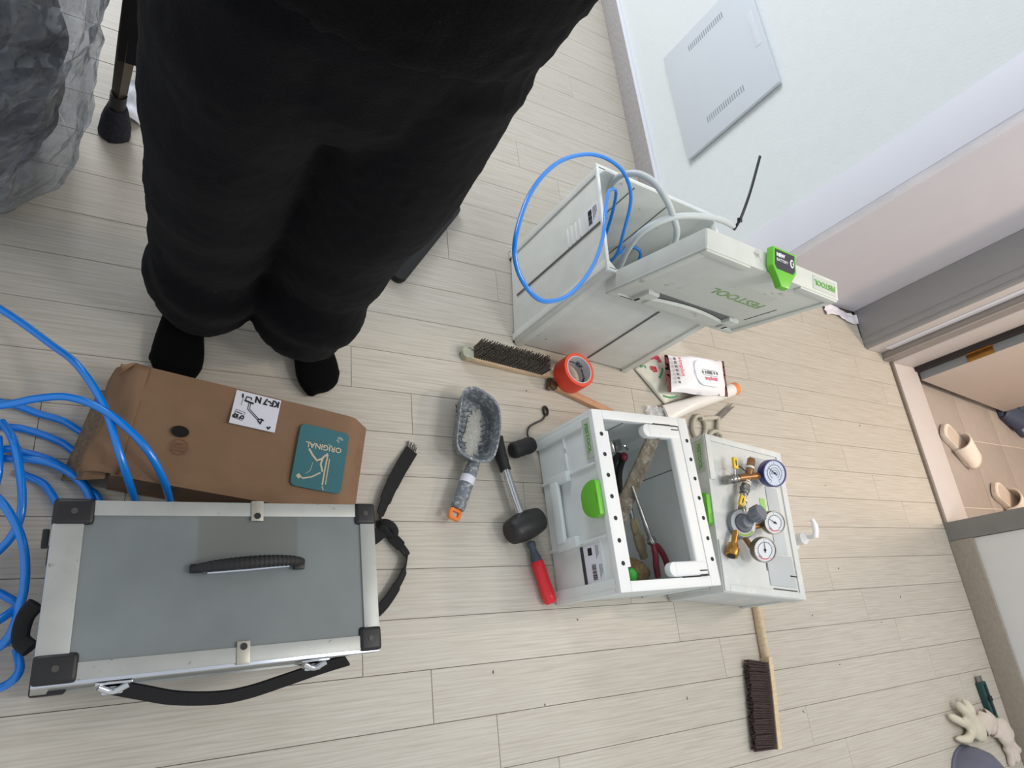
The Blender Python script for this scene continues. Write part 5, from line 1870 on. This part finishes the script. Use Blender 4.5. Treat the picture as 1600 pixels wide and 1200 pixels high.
def blob(name, mat, rad, zt, parent, loc, amp, seed, nu=96, nv=64, crease=0.0, ang=24):
    m = MB()

    def f(u_, v_):
        a = 2 * math.pi * u_
        z = zt * v_
        prof = (math.sin(math.pi * min(1, .24 + .76 * v_)) ** .45) if v_ < .5 else 1 - .28 * ((v_ - .5) / .5) ** 2
        r_ = rad * prof
        p = Vector((r_ * math.cos(a), r_ * math.sin(a) * .90, z))
        q = p * 5 + Vector((seed, seed, 0))
        k_ = 1 + amp * .7 * noise.noise(q) + amp * .5 * abs(noise.noise(q * 2.2))
        if crease:
            k_ += crease * (abs(noise.noise(q * 2.7 + Vector((4, 0, 9)))) + .7 * abs(noise.noise(q * 6.1)) - .35)
        return Vector((p.x * k_, p.y * k_, max(0.002, z + .02 * noise.noise(q * 1.7) * v_)))
    m.quadgrid(f, nu, nv)
    bmesh.ops.remove_doubles(m.bm, verts=m.bm.verts, dist=.0006)
    return m.build(name, mat, parent, loc, angle=ang)


blob('film', PLASTIC.m, .298, .70, bg, (0, 0, 0), .13, 3.1, crease=.055, ang=34)
cl = tag(blob('folded_clothes', CLOTHD, .236, .62, None, (-.368, 1.01, .004), .16, 9.4), 'dark clothes stuffed inside the clear plastic bag', 'clothes')
t = thing('white_tissue', 'scrap of white tissue on the floor by the chair leg', 'tissue', (.005, 1.165, 0))
MB().quadgrid(lambda u_, v_: Vector((-.035 + .07 * u_, -.05 + .10 * v_, .012 + .010 * noise.noise(Vector((u_ * 4, v_ * 4, 2))) + .008 * math.sin(u_ * 7))), 12, 12).build('sheet', pm('tissue', (226, 228, 236), .8), t, angle=30)
t = thing('plastic_scrap', 'scrap of thin white plastic in the corner below the mauve wall', 'plastic scrap', (2.53, 1.145, 0))
MB().quadgrid(lambda u_, v_: Vector((-.12 + .22 * u_, -.022 + .044 * v_ + .01 * math.sin(u_ * 6), .010 + .009 * noise.noise(Vector((u_ * 7, v_ * 3, 7))))), 20, 8).build('sheet', pm('thin_plastic', (232, 230, 240), .3), t, angle=30)

# flat black slab behind the standing person
t = thing('black_slab', 'flat black case with rounded corners lying on the floor behind the person', 'case', (.626, 1.027, 0), (0, 0, R(56)))
MB().prism(rrect(.33, .14, .02), .0, .022, bev=.003).build('shell', pm('satin_black', (10, 10, 11), .6, var=.05), t)
MB().prism(rrect(.332, .142, .02), .009, .012).build('edge_seam', BLACKP, t)

# crumbs of debris scattered on the floor
rq = random.Random(21)
for i, (x, y) in enumerate(((.885, -.105), (.765, -.03), (1.00, .06), (1.30, -.14), (1.75, .10), (1.86, .02), (1.93, -.12), (2.05, .15), (2.2, -.02), (1.72, -.22), (2.35, .05), (.93, .62), (2.1, .42), (2.42, .66))):
    m = MB()
    m.tube([(-.0022, 0, .0008), (0, .0005, .0012), (.0022 + rq.uniform(0, .003), 0, .0007)], [.0006, .0010, .0005], 5)
    tag(m.build('debris_crumb', INK if i % 3 else pm('crumb_brown', (92, 78, 60), .9), None, (x, y, .0001), (0, 0, rq.uniform(0, 3))), 'tiny dark crumb of debris on the wooden floor', 'debris', 'debris crumbs on the floor')
